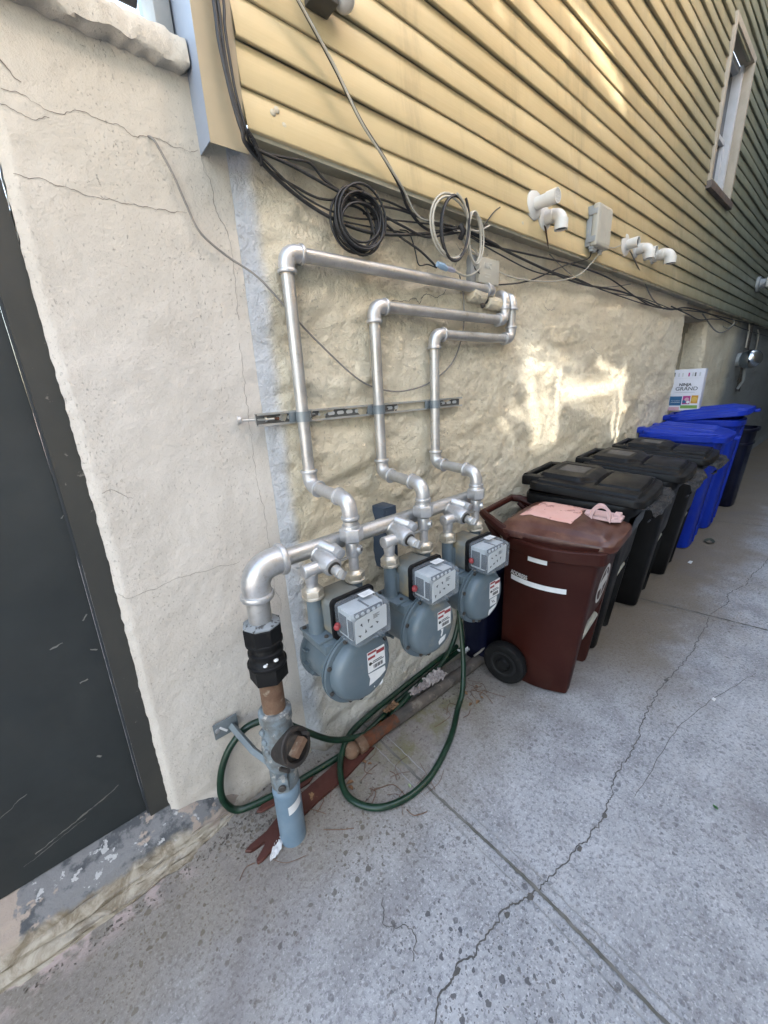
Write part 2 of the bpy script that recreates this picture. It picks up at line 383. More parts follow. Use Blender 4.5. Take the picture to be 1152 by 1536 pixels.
PINK=surf('faded_pink_plastic',(.62,.40,.38),(.70,.48,.45),12,(.5,.65),.08,90,dirt=(.40,.26,.23),dscale=14,dthr=(.55,.72))
PAPR=surf('pink_paper',(.66,.36,.30),(.73,.43,.36),9,(.7,.85),.1,90,dirt=(.40,.20,.17),dscale=22,dthr=(.56,.62))
DECAL=surf('black_lid_label',(.075,.07,.06),(.05,.047,.042),18,(.5,.6),0,dirt=(.11,.10,.09),dscale=30,dthr=(.5,.55))
BAG=NT('bin_bag_film');BAG=BAG.fin((.010,.010,.012),.14,0,BAG.bump(BAG.noise(24,5,.7,dist=1.2),1.0,.03),.9)
LIFT=surf('galvanised_lift_bar',(.50,.49,.42),(.38,.37,.31),20,(.45,.6),.1,90,metal=.3)
CARD=surf('white_carton',(.72,.72,.76),(.66,.66,.71),5,(.5,.6),.02,60)
CBLU=flat('print_blue',(.02,.12,.26));CPUR=flat('print_magenta',(.45,.05,.22));CYEL=flat('print_gold',(.60,.30,.03));CGRN=flat('print_green',(.17,.34,.07));CPNK=flat('print_pink',(.6,.35,.4))
TISS=surf('dirty_tissue',(.50,.44,.42),(.34,.30,.285),20,(.8,.9),.4,50,.004)
WOOD=surf('red_brown_painted_wood',(.060,.017,.012),(.085,.024,.016),9,(.55,.75),.35,60,.004,dirt=(.30,.19,.10),dscale=8,dthr=(.63,.67))
TWIG=surf('dry_twig',(.13,.07,.045),(.20,.12,.08),30,(.8,.9),.1,90)
LEAFB=surf('dead_leaf',(.16,.08,.04),(.24,.14,.07),20,(.7,.85),.1,60)
LEAFG=surf('green_leaf',(.03,.12,.03),(.05,.16,.04),20,(.5,.6),.1,60)
LEAFY=surf('yellow_leaf',(.45,.33,.06),(.5,.4,.12),20,(.5,.6),.1,60)
GRIT=surf('dark_litter',(.09,.075,.06),(.16,.14,.12),40,(.8,.95),.4,60,.006,dirt=(.35,.31,.26),dscale=60,dthr=(.62,.66))
CRKM=surf('crack_dirt',(.085,.08,.075),(.13,.12,.11),30,(.9,1),.3,60)
CRKW=surf('wall_crack_shadow',(.15,.125,.10),(.24,.20,.16),30,(.9,1),.2,60)
JNT=surf('joint_dirt',(.10,.095,.08),(.19,.18,.16),18,(.9,1),.4,60)
JEDG=surf('trowelled_edge',(.36,.355,.35),(.27,.265,.26),12,(.8,.92),.2,90,dirt=(.18,.17,.16),dscale=20,dthr=(.55,.7))
WINW=surf('window_white_paint',(.62,.62,.62),(.56,.56,.55),8,(.4,.55),.05,60)
WFRM=surf('window_tan_trim',(.50,.43,.33),(.42,.36,.27),8,(.4,.55),.05,60)
GLS=NT('window_glass');GLS=GLS.fin((.012,.014,.018),.06,0,None,.7)
CHRM=surf('chrome_fixture',(.55,.60,.64),(.45,.50,.54),8,(.1,.2),.02,60,metal=1)
DPAN=surf('olive_door_panel',(.12,.115,.085),(.095,.09,.07),5,(.5,.6),.05,60)
CLEAR=bpy.data.materials.new('clear_cover');CLEAR.use_nodes=True
_t=CLEAR.node_tree;_t.nodes.clear()
_o=_t.nodes.new('ShaderNodeOutputMaterial');_m=_t.nodes.new('ShaderNodeMixShader');_tr=_t.nodes.new('ShaderNodeBsdfTransparent');_g=_t.nodes.new('ShaderNodeBsdfPrincipled')
_tr.inputs[0].default_value=(.93,.95,.96,1);_g.inputs['Base Color'].default_value=(.62,.66,.70,1);_g.inputs['Roughness'].default_value=.12;_m.inputs[0].default_value=.16
_t.links.new(_tr.outputs[0],_m.inputs[1]);_t.links.new(_g.outputs[0],_m.inputs[2]);_t.links.new(_m.outputs[0],_o.inputs[0])

ZINC=surf('zinc_plate',(.17,.20,.22),(.24,.27,.28),12,(.35,.5),.06,90,metal=.4,dirt=(.2,.18,.15),dscale=20,dthr=(.6,.75))
# ================================================================== GROUND
mb=MB();mb._add([(-150,-150,0),(150,-150,0),(150,150,0),(-150,150,0)],[(0,1,2,3)])
ground=struct(mb.build('ground',G_,recalc=False))
def ribbon(pts,w,z,mat,name,jit=.35,n=14,wob=.004,seed=0,parent=None,wall=None):
    P=cr(pts,n);mb=MB();L=[]
    for i,p in enumerate(P):
        t=(P[min(i+1,len(P)-1)]-P[max(i-1,0)]).normalized()
        up=V((0,0,1)) if wall is None else V((0,-1,0))
        s=t.cross(up).normalized()
        o=s*(noise.noise(p*38+V((seed,0,0)))*wob+noise.noise(p*130+V((seed,9,0)))*wob*.45)
        ww=w*.85*(1+jit*noise.noise(p*55+V((0,seed,3))))*(1+jit*.8*noise.noise(p*17+V((4,seed,3))))
        q=p+o
        if wall is not None: q=V((q.x,wall(q.x,q.z)-.0012,q.z))
        else: q.z=z
        L.append((q+s*ww/2,q-s*ww/2))
    vs=[(mb.bm.verts.new(a),mb.bm.verts.new(b)) for a,b in L]
    for i in range(len(vs)-1): mb.bm.faces.new([vs[i][0],vs[i+1][0],vs[i+1][1],vs[i][1]])
    return mb.build(name,mat,parent)
g3=lambda l:[(x,y,0) for x,y in l]
crack1=[(.813,-.925),(.93,-.945),(1.037,-.960),(1.113,-.967),(1.194,-.972),(1.286,-.959),(1.402,-.939),(1.51,-.945),(1.625,-.937),(1.75,-.92),(1.870,-.913),(2.125,-.911),(2.3,-.93),(2.499,-.937),(2.65,-.928),(2.817,-.932),(2.953,-.911)]
crack1b=[(2.99,-.915),(3.227,-.955),(3.401,-.939),(3.647,-.995),(3.756,-.986),(4.115,-1.026),(4.296,-1.032),(4.9,-1.05),(5.5,-1.09)]
crack2=[(.813,-.925),(.77,-.915),(.724,-.894),(.68,-.888),(.629,-.889),(.572,-.886),(.512,-.876),(.492,-.875),(.442,-.879),(.388,-.898),(.3,-.93)]
for k,(c,w) in enumerate(((crack1,.0042),(crack1b,.004),(crack2,.0050))):
    struct(ribbon(g3(c),w,.0022+.0002*k,CRKM,'ground_crack',seed=k,wob=.011,n=16,parent=ground))
for x,y in ((.70,-.9),(.497,-.877),(1.03,-.962),(1.2,-.973),(.79,-.921),(2.12,-.91)):
    mb=MB();a=random.random()*6
    mb.prism([(math.cos(a+i)*.013*random.uniform(.6,1.3),math.sin(a+i)*.009*random.uniform(.6,1.3)) for i in (0,1,2,3,4,5)],(1,0,0),(0,1,0),(0,0,1),(x,y,.0012),.0016)
    struct(mb.build('ground_chip',CRKM,ground))
for k,c in enumerate(([(.806,.0),(.809,-.25),(.809,-.469),(.817,-.7),(.821,-.914),(.815,-1.1),(.807,-1.269),(.80,-1.6),(.80,-3.5)],[(2.80,.0),(2.902,-.54),(2.96,-.86),(3.015,-1.185),(3.1,-1.7),(3.3,-3.5)],[(4.95,.0),(5.123,-.54),(5.241,-.919),(5.5,-1.7),(6,-3.5)],[(8.2,0),(8.4,-.9),(8.8,-3.5)])):
    struct(ribbon(g3(c),.012,.003+.0002*k,JNT,'paving_joint',seed=20+k,wob=.003,jit=.45,n=22,parent=ground))
    if k==0:
        for s in (-1,1): struct(ribbon(g3([(x+s*.036,y) for x,y in c]),.004,.0024,JEDG,'trowel_line',seed=30+s,wob=.003,n=22,parent=ground))
struct(ribbon(g3([(1.35,-1.02),(1.9,-1.05),(2.5,-1.2)]),.0022,.0021,CRKM,'ground_crack',seed=8,wob=.01,n=16,parent=ground))
struct(ribbon(g3([(.45,-.62),(.42,-.68),(.47,-.73),(.43,-.79)]),.003,.0021,CRKM,'ground_crack',seed=9,wob=.012,n=16,parent=ground))
# ================================================================== STUCCO WALL (left)
def edge_x(z):
    return .016+.03*min(z/1.2,1.0)+.010*sst(1.7,2.1,z)+.003*noise.noise(V((1,2,z*9)))+.006*max(0,noise.noise(V((4,2,z*5)))-.15)+.0035*noise.noise(V((7,2,z*40)))
def stucco_y(x,z):
    y=.0035*fbm(x*6,1,z*6,3)+.0012*fbm(x*30,3,z*30,2)
    y+=.012*(1-sst(0,.022,x-edge_x(z)))
    y-=.045*(1-sst(.0,.10,z+.05*noise.noise(V((x*6,2,z*6)))))*(1-sst(.05,.5,x)) +.02*(1-sst(0,.06,z))
    return y
sw=thing('stucco_wall','cream painted stucco wall with cracks between the dark door and the tan corner trim','wall',(.3,0,0))
mb=MB()
NZ=230
def f(u,v):
    z=-.02+2.32*v
    e=edge_x(z)
    if u<.08: return (e+.004*noise.noise(V((3,u*30,z*30))),.16-(.16-.012)*(u/.08),z)
    x=e+(.552-e)*((u-.08)/.92)
    return (x,stucco_y(x,z),z)
mb.grid(76,NZ,f)
mb.build('plaster',STU,sw,ang=60)
mb=MB();mb.box((-1.15,0.004,2.13),(.03,.16,2.30),.004).box((-4,0.002,-.02),(-1.15,.16,2.30),.004)
mb.box((-4,.16,2.13),(.5,.22,2.30));mb.build('lintel',STU,sw)
# coping
mb=MB();rings=[]
N=240
for i in range(N):
    x=-2.0+(2.474)*i/(N-1)
    r=[]
    for k,(yy,zz) in enumerate(((.22,2.283),(.05,2.283),(-.018,2.283),(-.030,2.285),(-.034,2.291),(-.035,2.322),(-.031,2.340),(-.018,2.347),(.10,2.348),(.22,2.345))):
        n=V((x*9,k*.7,1.3));r.append((x,yy+.009*noise.noise(n)+.007*noise.noise(n*4)+.004*noise.noise(n*9),zz+.007*noise.noise(n+V((5,5,5)))+.007*noise.noise(n*5)+.004*noise.noise(n*11)))
    rings.append(r)
mb.loft(rings);mb.build('coping',STU,sw,ang=60)
wc=[[(.088,0,2.131),(.126,0,2.127),(.143,0,2.121),(.182,0,2.116),(.222,0,2.134),(.257,0,2.125),(.297,0,2.127),(.323,0,2.117),(.356,0,2.124),(.405,0,2.12),(.437,0,2.119),(.475,0,2.126)],
[(.07,0,1.977),(.103,0,1.978),(.148,0,1.974),(.197,0,1.969),(.263,0,1.969),(.352,0,1.970),(.418,0,1.976)],
[(.479,0,2.123),(.481,0,2.087),(.495,0,2.068),(.5,0,1.992),(.527,0,1.932),(.524,0,1.829),(.518,0,1.721)],
[(.511,0,1.655),(.504,0,1.508),(.503,0,1.404),(.499,0,1.227),(.508,0,1.13),(.509,0,1.005)],
[(.045,0,.972),(.06,0,.953),(.104,0,.957),(.149,0,.958),(.208,0,.968),(.288,0,.965),(.398,0,.959)],
[(.07,0,1.27),(.097,0,1.27),(.138,0,1.242)],[(.509,0,1.0),(.515,0,.9),(.505,0,.82),(.52,0,.74),(.50,0,.66),(.51,0,.5),(.49,0,.38)],
[(.075,0,2.19),(.10,0,2.175),(.125,0,2.15)],[(.08,0,2.10),(.12,0,2.09),(.16,0,2.10)]]
for k,c in enumerate(wc): ribbon(c,(.0013,.0014,.0011,.0010,.0011,.001,.0009,.003,.0016)[k],0,CRKW,'crack',seed=40+k,wob=.006,n=18,parent=sw,wall=stucco_y,jit=.6)
# ================================================================== DOOR + SILL
dr=thing('steel_door','dark grey green flush door with scuffs in a dark painted frame at left','door',(-.45,.06,.14))
lean=lambda z:.03*min(z/1.2,1.0)
mb=MB()
def shearbox(x0,x1,y0,y1,z0,z1,mb,bev=0):
    vs=[]
    n=6
    rings=[]
    for i in range(n+1):
        z=z0+(z1-z0)*i/n;l=lean(z);rings.append([(x0+l,y0,z),(x1+l,y0,z),(x1+l,y1,z),(x0+l,y1,z)])
    mb.loft(rings)
shearbox(-.93,-.050,.056,.10,.142,2.12,mb);mb.build('panel',DOOR,dr)
mb=MB();shearbox(-.042,.018,.030,.12,.005,2.14,mb);shearbox(-1.0,-.94,.030,.12,.005,2.14,mb);mb.build('frame',DFR,dr)
mb=MB();shearbox(-.049,-.0425,.044,.13,.02,2.13,mb);mb.build('door_stop',surf('dark_stop',(.03,.036,.042),(.04,.045,.05),6,(.4,.5),0),dr)
SCR=surf('scuff_mark',(.19,.19,.175),(.15,.15,.14),30,(.7,.9),0)
for a,b,w in (((-.10,.30),(-.33,.225),.003),((-.14,.285),(-.22,.26),.004),((-.2,.25),(-.36,.205),.002),((-.06,.92),(-.075,.905),.006),((-.13,.86),(-.16,.85),.004),((-.05,1.22),(-.058,1.21),.005),((-.06,.80),(-.075,.81),.004),((-.30,.44),(-.38,.40),.002),((-.10,.72),(-.12,.715),.004),((-.12,.44),(-.13,.45),.004)):
    ax,az=a;bx,bz=b
    pts=[(ax+lean(az)+(bx-ax)*i/6,.055,az+(bz-az)*i/6) for i in range(7)]
    ribbon(pts,w,0,SCR,'scuff',seed=a[0]*50,wob=.004,jit=.9,parent=dr,wall=lambda x,z:.0558)
ds=thing('door_sill','chipped painted concrete doorstep with a crumbling tan edge below the dark door','doorstep',(-.4,0,0))
mb=MB()
def fs(u,v):
    x=-1.3+1.80*u
    fade=1-sst(.0,.46,x)
    prof=[(.16,.150),(.05,.138),(.0,.120),(-.03,.104),(-.055,.078),(-.066,.052),(-.075,.036),(-.087,.020),(-.097,.006),(-.106,-.01)]
    t=v*(len(prof)-1);i=min(int(t),len(prof)-2);q=t-i
    y=prof[i][0]*(1-q)+prof[i+1][0]*q;z=prof[i][1]*(1-q)+prof[i+1][1]*q
    nn=fbm(x*4,v*9,2,4)
    low=sst(.3,.7,v)
    y+=low*.018*nn+.003*fbm(x*30,v*30,1,2);z+=(.014*fbm(x*7,v*14,5,4))*sst(.15,.6,v)+.0025*fbm(x*20,v*20,7,2)
    if v<.3 and x>-.02: pass
    y=y*fade+(1-fade)*(.03-.06*v);z=z*(.25+.75*fade)-.03*(1-fade)
    return (x,y,z)
mb.grid(150,44,fs);mb.build('step',SILL,ds,ang=70)
# ================================================================== HOUSE
hs=thing('house','tan vinyl sided house on a rough cream foundation along the alley','house',(4,0,0))
def rough_y(x,z):
    ch=sst(.548,.605,x+.012*noise.noise(V((2,3,z*7))))
    am=.019-.005*sst(1.0,2.2,x)
    l=fbm(x*3.2+z*2.2,5.1,z*6.5-x*1.6,5)
    l2=1-abs(noise.noise(V((x*4.2,9,z*9-x*2))))*2
    y=-.028*ch-ch*am*(l*.9+.35*l2*sst(1.6,.9,x))
    y-=ch*(.0045*fbm(x*17,2,z*24,4)+.010*sst(.25,.75,noise.noise(V((x*8,4,z*15-x*5))))*sst(1.9,.8,x)+.006*sst(.3,.6,noise.noise(V((x*10,14,z*12)))))
    y-=.035*(1-sst(0,.11,z+.05*noise.noise(V((x*3,1,1)))))*ch
    return y
def wallgrid(xs,z0,z1,nz,mb):
    g=[[mb.bm.verts.new(V((x,rough_y(x,z0+(z1-z0)*j/nz) if yy is None else yy,z0+(z1-z0)*j/nz))) for j in range(nz+1)] for x,yy in xs]
    for i in range(len(g)-1):
        for j in range(nz): mb.bm.faces.new([g[i][j],g[i+1][j],g[i+1][j+1],g[i][j+1]])
xs=[(.552,0.003)]
x=.556
while x<4.85: xs.append((x,None));x+=.0095 if x<1.9 else .018
xs+= [(4.85,None),(4.858,.02),(4.86,.28)]
mb=MB();wallgrid(xs,-.02,2.19,190,mb)
xs=[(5.74,.28),(5.745,.02),(5.76,None)];x=5.8
while x<17: xs.append((x,None));x+=.06
wallgrid(xs,-.02,2.19,60,mb)
mb.build('foundation_wall',RGH,hs,ang=70,recalc=False)
for k,c in enumerate(([(1.11,0,1.818),(1.18,0,1.824),(1.235,0,1.836),(1.265,0,1.824),(1.301,0,1.856),(1.373,0,1.858),(1.437,0,1.885)],[(1.493,0,2.071),(1.524,0,2.051),(1.532,0,2.06),(1.569,0,2.046)],[(1.50,0,1.99),(1.505,0,2.02),(1.49,0,2.03)],[(2.25,0,1.9),(2.3,0,1.88),(2.38,0,1.89)],[(2.9,0,1.7),(3.0,0,1.66),(3.05,0,1.67)])):
    ribbon(c,(.003,.003,.002,.002,.0025)[k],0,CRKW,'crack',seed=60+k,wob=.008,n=16,parent=hs,wall=rough_y,jit=.8)
# door recess
mb=MB();mb.box((4.80,-.004,2.03),(5.80,.30,2.25));mb.build('recess_lintel',RGH,hs)
bd=thing('basement_door','narrow olive door with pale casing set in a recess behind the blue bins','door',(5.3,.25,0))
mb=MB();mb.box((4.86,.215,0),(5.52,.25,1.93),.004);mb.build('panel',DPAN,bd)
mb=MB();mb.box((5.52,.15,0),(5.60,.27,2.02),.004).box((5.60,.17,0),(5.745,.27,2.02),.004).box((4.86,.15,1.93),(5.745,.27,2.02),.004);mb.build('frame',surf('pale_casing',(.42,.37,.25),(.36,.31,.21),5,(.5,.65),.08,60),bd)
mb=MB();mb.box((4.95,.206,1.12),(5.42,.2145,1.80),.003);mb.build('panel_inset',surf('olive_inset',(.085,.082,.06),(.07,.068,.05),5,(.4,.5),0),bd)
# siding
zf=lambda x:2.168-.0055*min(x,8)
WX0,WX1,WZ0,WZ1=4.66,5.32,3.0,4.0
PITCH=.0915
xs=[];x=.577
while x<17: xs.append(x);x+=.16
xs=sorted(set([v for v in xs if min(abs(v-WX0),abs(v-WX1))>.03]+[WX0,WX1]))
mb=MB()
NC=66
for c in range(NC):
    zb=c*PITCH;dp=.017 if c%2==0 else .011
    prof=[(-.074,zb+(.009 if c%2==0 else .0055)) if c else (-.070,zb-.0005),(-.079-dp,zb),(-.081-dp,zb+.0035),(-.083,zb+PITCH)]
    rows=[]
    for x in xs:
        r=[]
        for (y,z) in prof:
            w=.0035*noise.noise(V((x*.9,c*.37,1)))+.0035*noise.noise(V((x*2.4,c*.9,8)))
            r.append(mb.bm.verts.new(V((x,y+w,zf(x)+z+.0025*noise.noise(V((x*1.3,c*.5,4)))))))
        rows.append(r)
    for i in range(len(xs)-1):
        zc=zf(xs[i])+zb
        if xs[i]>=WX0-.001 and xs[i+1]<=WX1+.001 and zc>WZ0-.02 and zc<WZ1-.03: continue
        for k in range(3): mb.bm.faces.new([rows[i][k],rows[i][k+1],rows[i+1][k+1],rows[i+1][k]])
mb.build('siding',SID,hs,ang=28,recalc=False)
# body behind the siding (so no light leaks through)
mb=MB();mb.box((.56,-.02,2.19),(17,.0,8.3)) if False else None
mb.box((.58,-.050,2.20),(WX0-.03,-.045,8.2));mb.box((WX1+.03,-.050,2.20),(17,-.045,8.2));mb.box((WX0-.03,-.050,WZ1+.06),(WX1+.03,-.045,8.2));mb.box((WX0-.03,-.050,2.20),(WX1+.03,-.045,WZ0-.05))
mb.build('sheathing',SOF,hs)
mb=MB()
for i in range(60):
    x0=.577+i*16.4/60;x1=.577+(i+1)*16.4/60
    for (ya,yb,za,zb) in ((-.082,.02,-.003,-.001),(-.088,-.0795,-.011,.001)):
        v=[(x,y,zf(x)+z+.0015*noise.noise(V((x*2,1,1)))) for x in (x0,x1) for (y,z) in ((ya,za),(yb,za),(yb,zb),(ya,zb))]
        mb._add(v,[(0,4,5,1),(1,5,6,2),(2,6,7,3),(3,7,4,0)])
mb.build('starter_strip',SOF,hs)
mb=MB();mb.prism([(-.001,-.0865),(.098,-.0885),(.098,-.0865),(-.001,-.0845)],(1,0,0),(0,1,0),(0,0,1),(.479,.0,2.112),6.0)
tr=mb.build('corner_trim',SID_S,hs)
mb=MB();mb.box((.479,-.0822,2.118),(.4812,.30,8.1));mb.build('corner_trim_return',surf('sky_tinted_trim',(.30,.34,.40),(.27,.31,.37),4,(.4,.5),.05,60),hs)  # same trim metal, coloured bluish for the sky light on this face
for x,z in ((.66,2.225),(.672,2.235),(.69,2.205),(.98,2.185),(.99,2.175),(1.4,2.20),(1.9,2.2)):
    mb=MB();mb.ball((x,-.091,z),.0085,10,(1,.35,1));mb.build('caulk_patch',surf('caulk',(.62,.55,.40),(.55,.48,.35),30,(.5,.6),0) if 'caulk' not in bpy.data.materials else bpy.data.materials['caulk'],hs)
# window in the siding
mb=MB()
for lo,hi in (((WX0-.045,-.108,WZ0-.02),(WX0,-.02,WZ1+.05)),((WX1,-.108,WZ0-.02),(WX1+.045,-.02,WZ1+.05)),((WX0,-.108,WZ1),(WX1,-.02,WZ1+.05))): mb.box(lo,hi,.003)
win=mb.build('window',WFRM,hs)
mb=MB();mb.box((WX0-.06,-.125,WZ0-.055),(WX1+.06,-.0,WZ0-.0),.004);mb.build('sill',surf('dark_sill',(.14,.11,.09),(.10,.08,.07),8,(.5,.6),.05,60),win)
mb=MB()
for lo,hi in (((WX0,-.02,WZ0),(WX0+.04,.06,WZ1)),((WX1-.05,-.045,WZ0),(WX1,.06,WZ1)),((WX0+.04,-.02,WZ1-.05),(WX1-.05,.06,WZ1)),((WX0+.04,-.02,WZ0+.0),(WX1-.05,.06,WZ0+.06)),((WX0+.04,-.01,WZ0+.44),(WX1-.05,.05,WZ0+.475)),((WX1-.085,-.01,WZ0+.06),(WX1-.05,.05,WZ0+.44))): mb.box(lo,hi,.003)
mb.build('sash',WINW,win)
mb=MB();mb.box((WX0+.03,.02,WZ0+.05),(WX1-.04,.026,WZ1-.04));mb.build('pane',GLS,win)
# ================================================================== ADDED SHADE HOUSE (off frame; shades the alley and masks the sun)
d=V((-.32,.72,-.32)).normalized()
NB=thing('added_shade_house','unseen pale rendered house added across the alley to shade it','house',(6,-3.7,0))
NM=surf('shade_house_render',(.50,.46,.39),(.45,.41,.35),2,(.8,.9),.1,40)
NY=-4.4
sh=V((-d.x/d.y*(0-NY)*-1,0,0))
dx=-d.x/d.y*(-NY);dz=-d.z/d.y*(-NY)   # offset of the sunlit point's ray at the shade house's face
def tow(x,z,y=0.0):
    k=(y-NY)/d.y;return (x-d.x*k,z-d.z*k)
def capd(p,a,b):
    ax,az=a;bx,bz=b;L=(bx-ax)**2+(bz-az)**2
    h=max(0,min(1,((p[0]-ax)*(bx-ax)+(p[1]-az)*(bz-az))/L)) if L else 0
    return math.hypot(p[0]-ax-(bx-ax)*h,p[1]-az-(bz-az)*h)
slits=[((2.01,1.68),(2.39,1.65),.020,.35),((2.39,1.65),(2.68,1.58),.020,.35),((2.13,1.56),(2.28,1.17),.050,.75),((2.31,1.53),(2.40,1.16),.060,.55),((2.48,1.50),(2.47,1.13),.025,.80),((2.56,1.43),(2.99,1.42),.045,.90),((2.99,1.42),(3.54,1.44),.045,.90),((3.51,1.53),(3.54,1.00),.025,.80),((3.39,1.33),(3.44,1.04),.018,.80),((3.03,1.59),(3.62,1.47),.022,.70),((3.49,1.26),(3.72,1.24),.020,.80),((1.95,1.37),(2.15,1.28),.022,.45),((1.87,1.30),(2.0,1.20),.020,.35),((2.11,1.57),(2.48,1.53),.035,.70),((2.06,1.52),(2.15,1.43),.030,.50),((2.53,1.43),(3.60,1.17),.10,.18),
 ((2.23,3.12),(2.57,3.04),.045,.80),((2.57,3.04),(2.83,2.95),.030,.80),((2.38,3.03),(2.88,2.90),.020,.50),((1.66,2.86),(1.69,2.83),.020,.30),((1.91,2.94),(2.20,2.92),.040,.20)]
sl=[]
for a,b,r,p in slits:
    yy=0 if a[1]<2.15 else -.085
    sl.append((tow(*a,yy),tow(*b,yy),r,p))
BAY=[0,8,2,10,12,4,14,6,3,11,1,9,15,7,13,5]
def is_open(x,z,i,j):
    pr=0
    for a,b,r,p in sl:
        dd=capd((x,z),a,b)
        if dd<3.2*r: pr=max(pr,.31*p*math.exp(-(dd/(r*1.45))**2))
    return pr>(BAY[(j%4)*4+i%4]+.7)/16
def screen(x0,x1,z0,z1,mb,st=.0075):
    nx=int((x1-x0)/st);nz=int((z1-z0)/st)
    for j in range(nz):
        zc=z0+(j+.5)*st
        op=[is_open(x0+(i+.5)*st,zc,i,j) for i in range(nx)]
        i=0
        while i<nx:
            if not op[i]:
                k=i
                while k<nx and not op[k]: k+=1
                xa=x0+i*st;xb=x0+k*st if k<nx else x1;za=z0+j*st;zb=z0+(j+1)*st if j<nz-1 else z1
                mb._add([(xa,NY-.01,za),(xb,NY-.01,za),(xb,NY-.01,zb),(xa,NY-.01,zb)],[(0,1,2,3)])
                i=k
            else: i+=1
pts1=[p for a,b,r,q in sl if a[1]<5 for p in (a,b)]
allx=[p[0] for a,b,r,q in sl for p in (a,b)];allz=[p[1] for a,b,r,q in sl for p in (a,b)]
X0,X1,Z0,Z1=min(allx)-.1,max(allx)+.1,min(allz)-.1,max(allz)+.1
mb=MB();NX0,NX1,NH=-2.6,22,6.8
mb.box((5.8,-4.4,-.02),(17.5,-2.2,13.0))  # wing added to darken the far part of the alley
mb.box((NX0,NY-.3,-.02),(X0,NY,NH)).box((X1,NY-.3,-.02),(NX1,NY,NH)).box((X0,NY-.3,-.02),(X1,NY,Z0)).box((X0,NY-.3,Z1),(X1,NY,NH))
mb.box((NX0,-9,-.02),(NX0+.3,NY-.3,NH))
mb.build('wall',NM,NB)
mb=MB();screen(X0,X1,Z0,Z1,mb);mb.build('sun_mask_screen',NM,NB,recalc=False)  # added mask of tiny gaps, shaping sun into wall and siding patches
fe=thing('added_end_wall','dark rendered wall closing the far end of the alley','wall',(18,-2,0))
mb=MB();mb.box((14.5,-4,-.02),(14.8,.5,13));mb.build('render',surf('end_render',(.2,.22,.24),(.16,.18,.2),2,(.8,.9),.1,30),fe)  # added to cut the daylight at the far end
# ================================================================== LIGHT, SKY, CAMERA
w=bpy.data.worlds.new('World');scn.world=w;w.use_nodes=True
nt=w.node_tree;nt.nodes.clear()
so=nt.nodes.new('ShaderNodeOutputWorld');bg=nt.nodes.new('ShaderNodeBackground');sk=nt.nodes.new('ShaderNodeTexSky');mx=nt.nodes.new('ShaderNodeMix')
sk.sky_type='NISHITA';sk.sun_disc=False;ts=-d
el=math.asin(ts.z);sk.sun_elevation=el;sk.sun_rotation=math.atan2(ts.x,ts.y)%(2*math.pi)
sk.dust_density=4;sk.air_density=1.0;sk.ozone_density=1.0
mx.data_type='RGBA';mx.blend_type='MULTIPLY';mx.inputs[0].default_value=1;mx.inputs[7].default_value=(1.0,.872,.745,1)
nt.links.new(sk.outputs[0],mx.inputs[6]);nt.links.new(mx.outputs[2],bg.inputs[0]);nt.links.new(bg.outputs[0],so.inputs[0])
bg.inputs[1].default_value=.15
sun=bpy.data.lights.new('sun','SUN');sun.energy=2.0;sun.angle=R(.53);sun.color=(1,.97,.93)
so_=bpy.data.objects.new('sun',sun);COL.objects.link(so_);so_.rotation_euler=d.to_track_quat('-Z','Y').to_euler();so_.location=(3,-5,9)
cam=bpy.data.cameras.new('camera');co=bpy.data.objects.new('camera',cam);COL.objects.link(co);scn.camera=co
cam.sensor_fit='VERTICAL';cam.sensor_height=36;cam.lens=585*36/1536;cam.clip_start=.02;cam.clip_end=500
Rw=((0.76083217,-0.23115201,0.60638532),(-0.64705863,-0.19895104,0.73602556),(-0.0494928,-0.95235877,-0.30093725))
# columns of the world matrix: camera x = image right, y = image up, z = backward
co.matrix_world=Matrix(((Rw[0][0],-Rw[0][1],-Rw[0][2],0),(Rw[1][0],-Rw[1][1],-Rw[1][2],-1.275),(Rw[2][0],-Rw[2][1],-Rw[2][2],1.5),(0,0,0,1)))
scn.view_settings.view_transform='Standard';scn.view_settings.look='None';scn.view_settings.gamma=1;scn.view_settings.exposure=EXPO
scn.render.film_transparent=False

scn.cycles.diffuse_bounces=1
# ================================================================== GAS PIPEWORK
def elbow(mb,p,d1,d2,r,k=1.0):
    """45/90 elbow fitting: corner p, outgoing directions d1,d2 along the pipes"""
    p=V(p);d1=V(d1).normalized();d2=V(d2).normalized();a=r*2.0*k
    A=p+d1*a;B=p+d2*a
    pts=[]
    for i in range(11):
        t=i/10;pts.append(A*(1-t)**2+p*(.35*0+1)*2*t*(1-t)+B*t*t)
    mb.tube([A+d1*r*.5]+pts+[B+d2*r*.5],r*1.24,16)
    for q,dd in ((A,d1),(B,d2)):
        mb.lathe(q+dd*r*.28,dd,[(0,r*1.24),(r*.06,r*1.40),(r*.18,r*1.46),(r*.42,r*1.46),(r*.54,r*1.38),(r*.56,r*1.02)],18)
PX=[.662,.994,1.312];PZT=[1.905,1.787,1.706];PR=.0205
DX=[.665,.995,1.312];DY=-.298;UY=-.070;ZB=1.185
NUTDX=[.160,.175,.180]
XE=[1.715,1.815,1.872]
rl=['tallest silver gas pipe, its long top run nearest the siding','middle-height silver gas pipe between the tallest and the shortest','shortest silver gas pipe, dropping to the meter beside the brown bin']
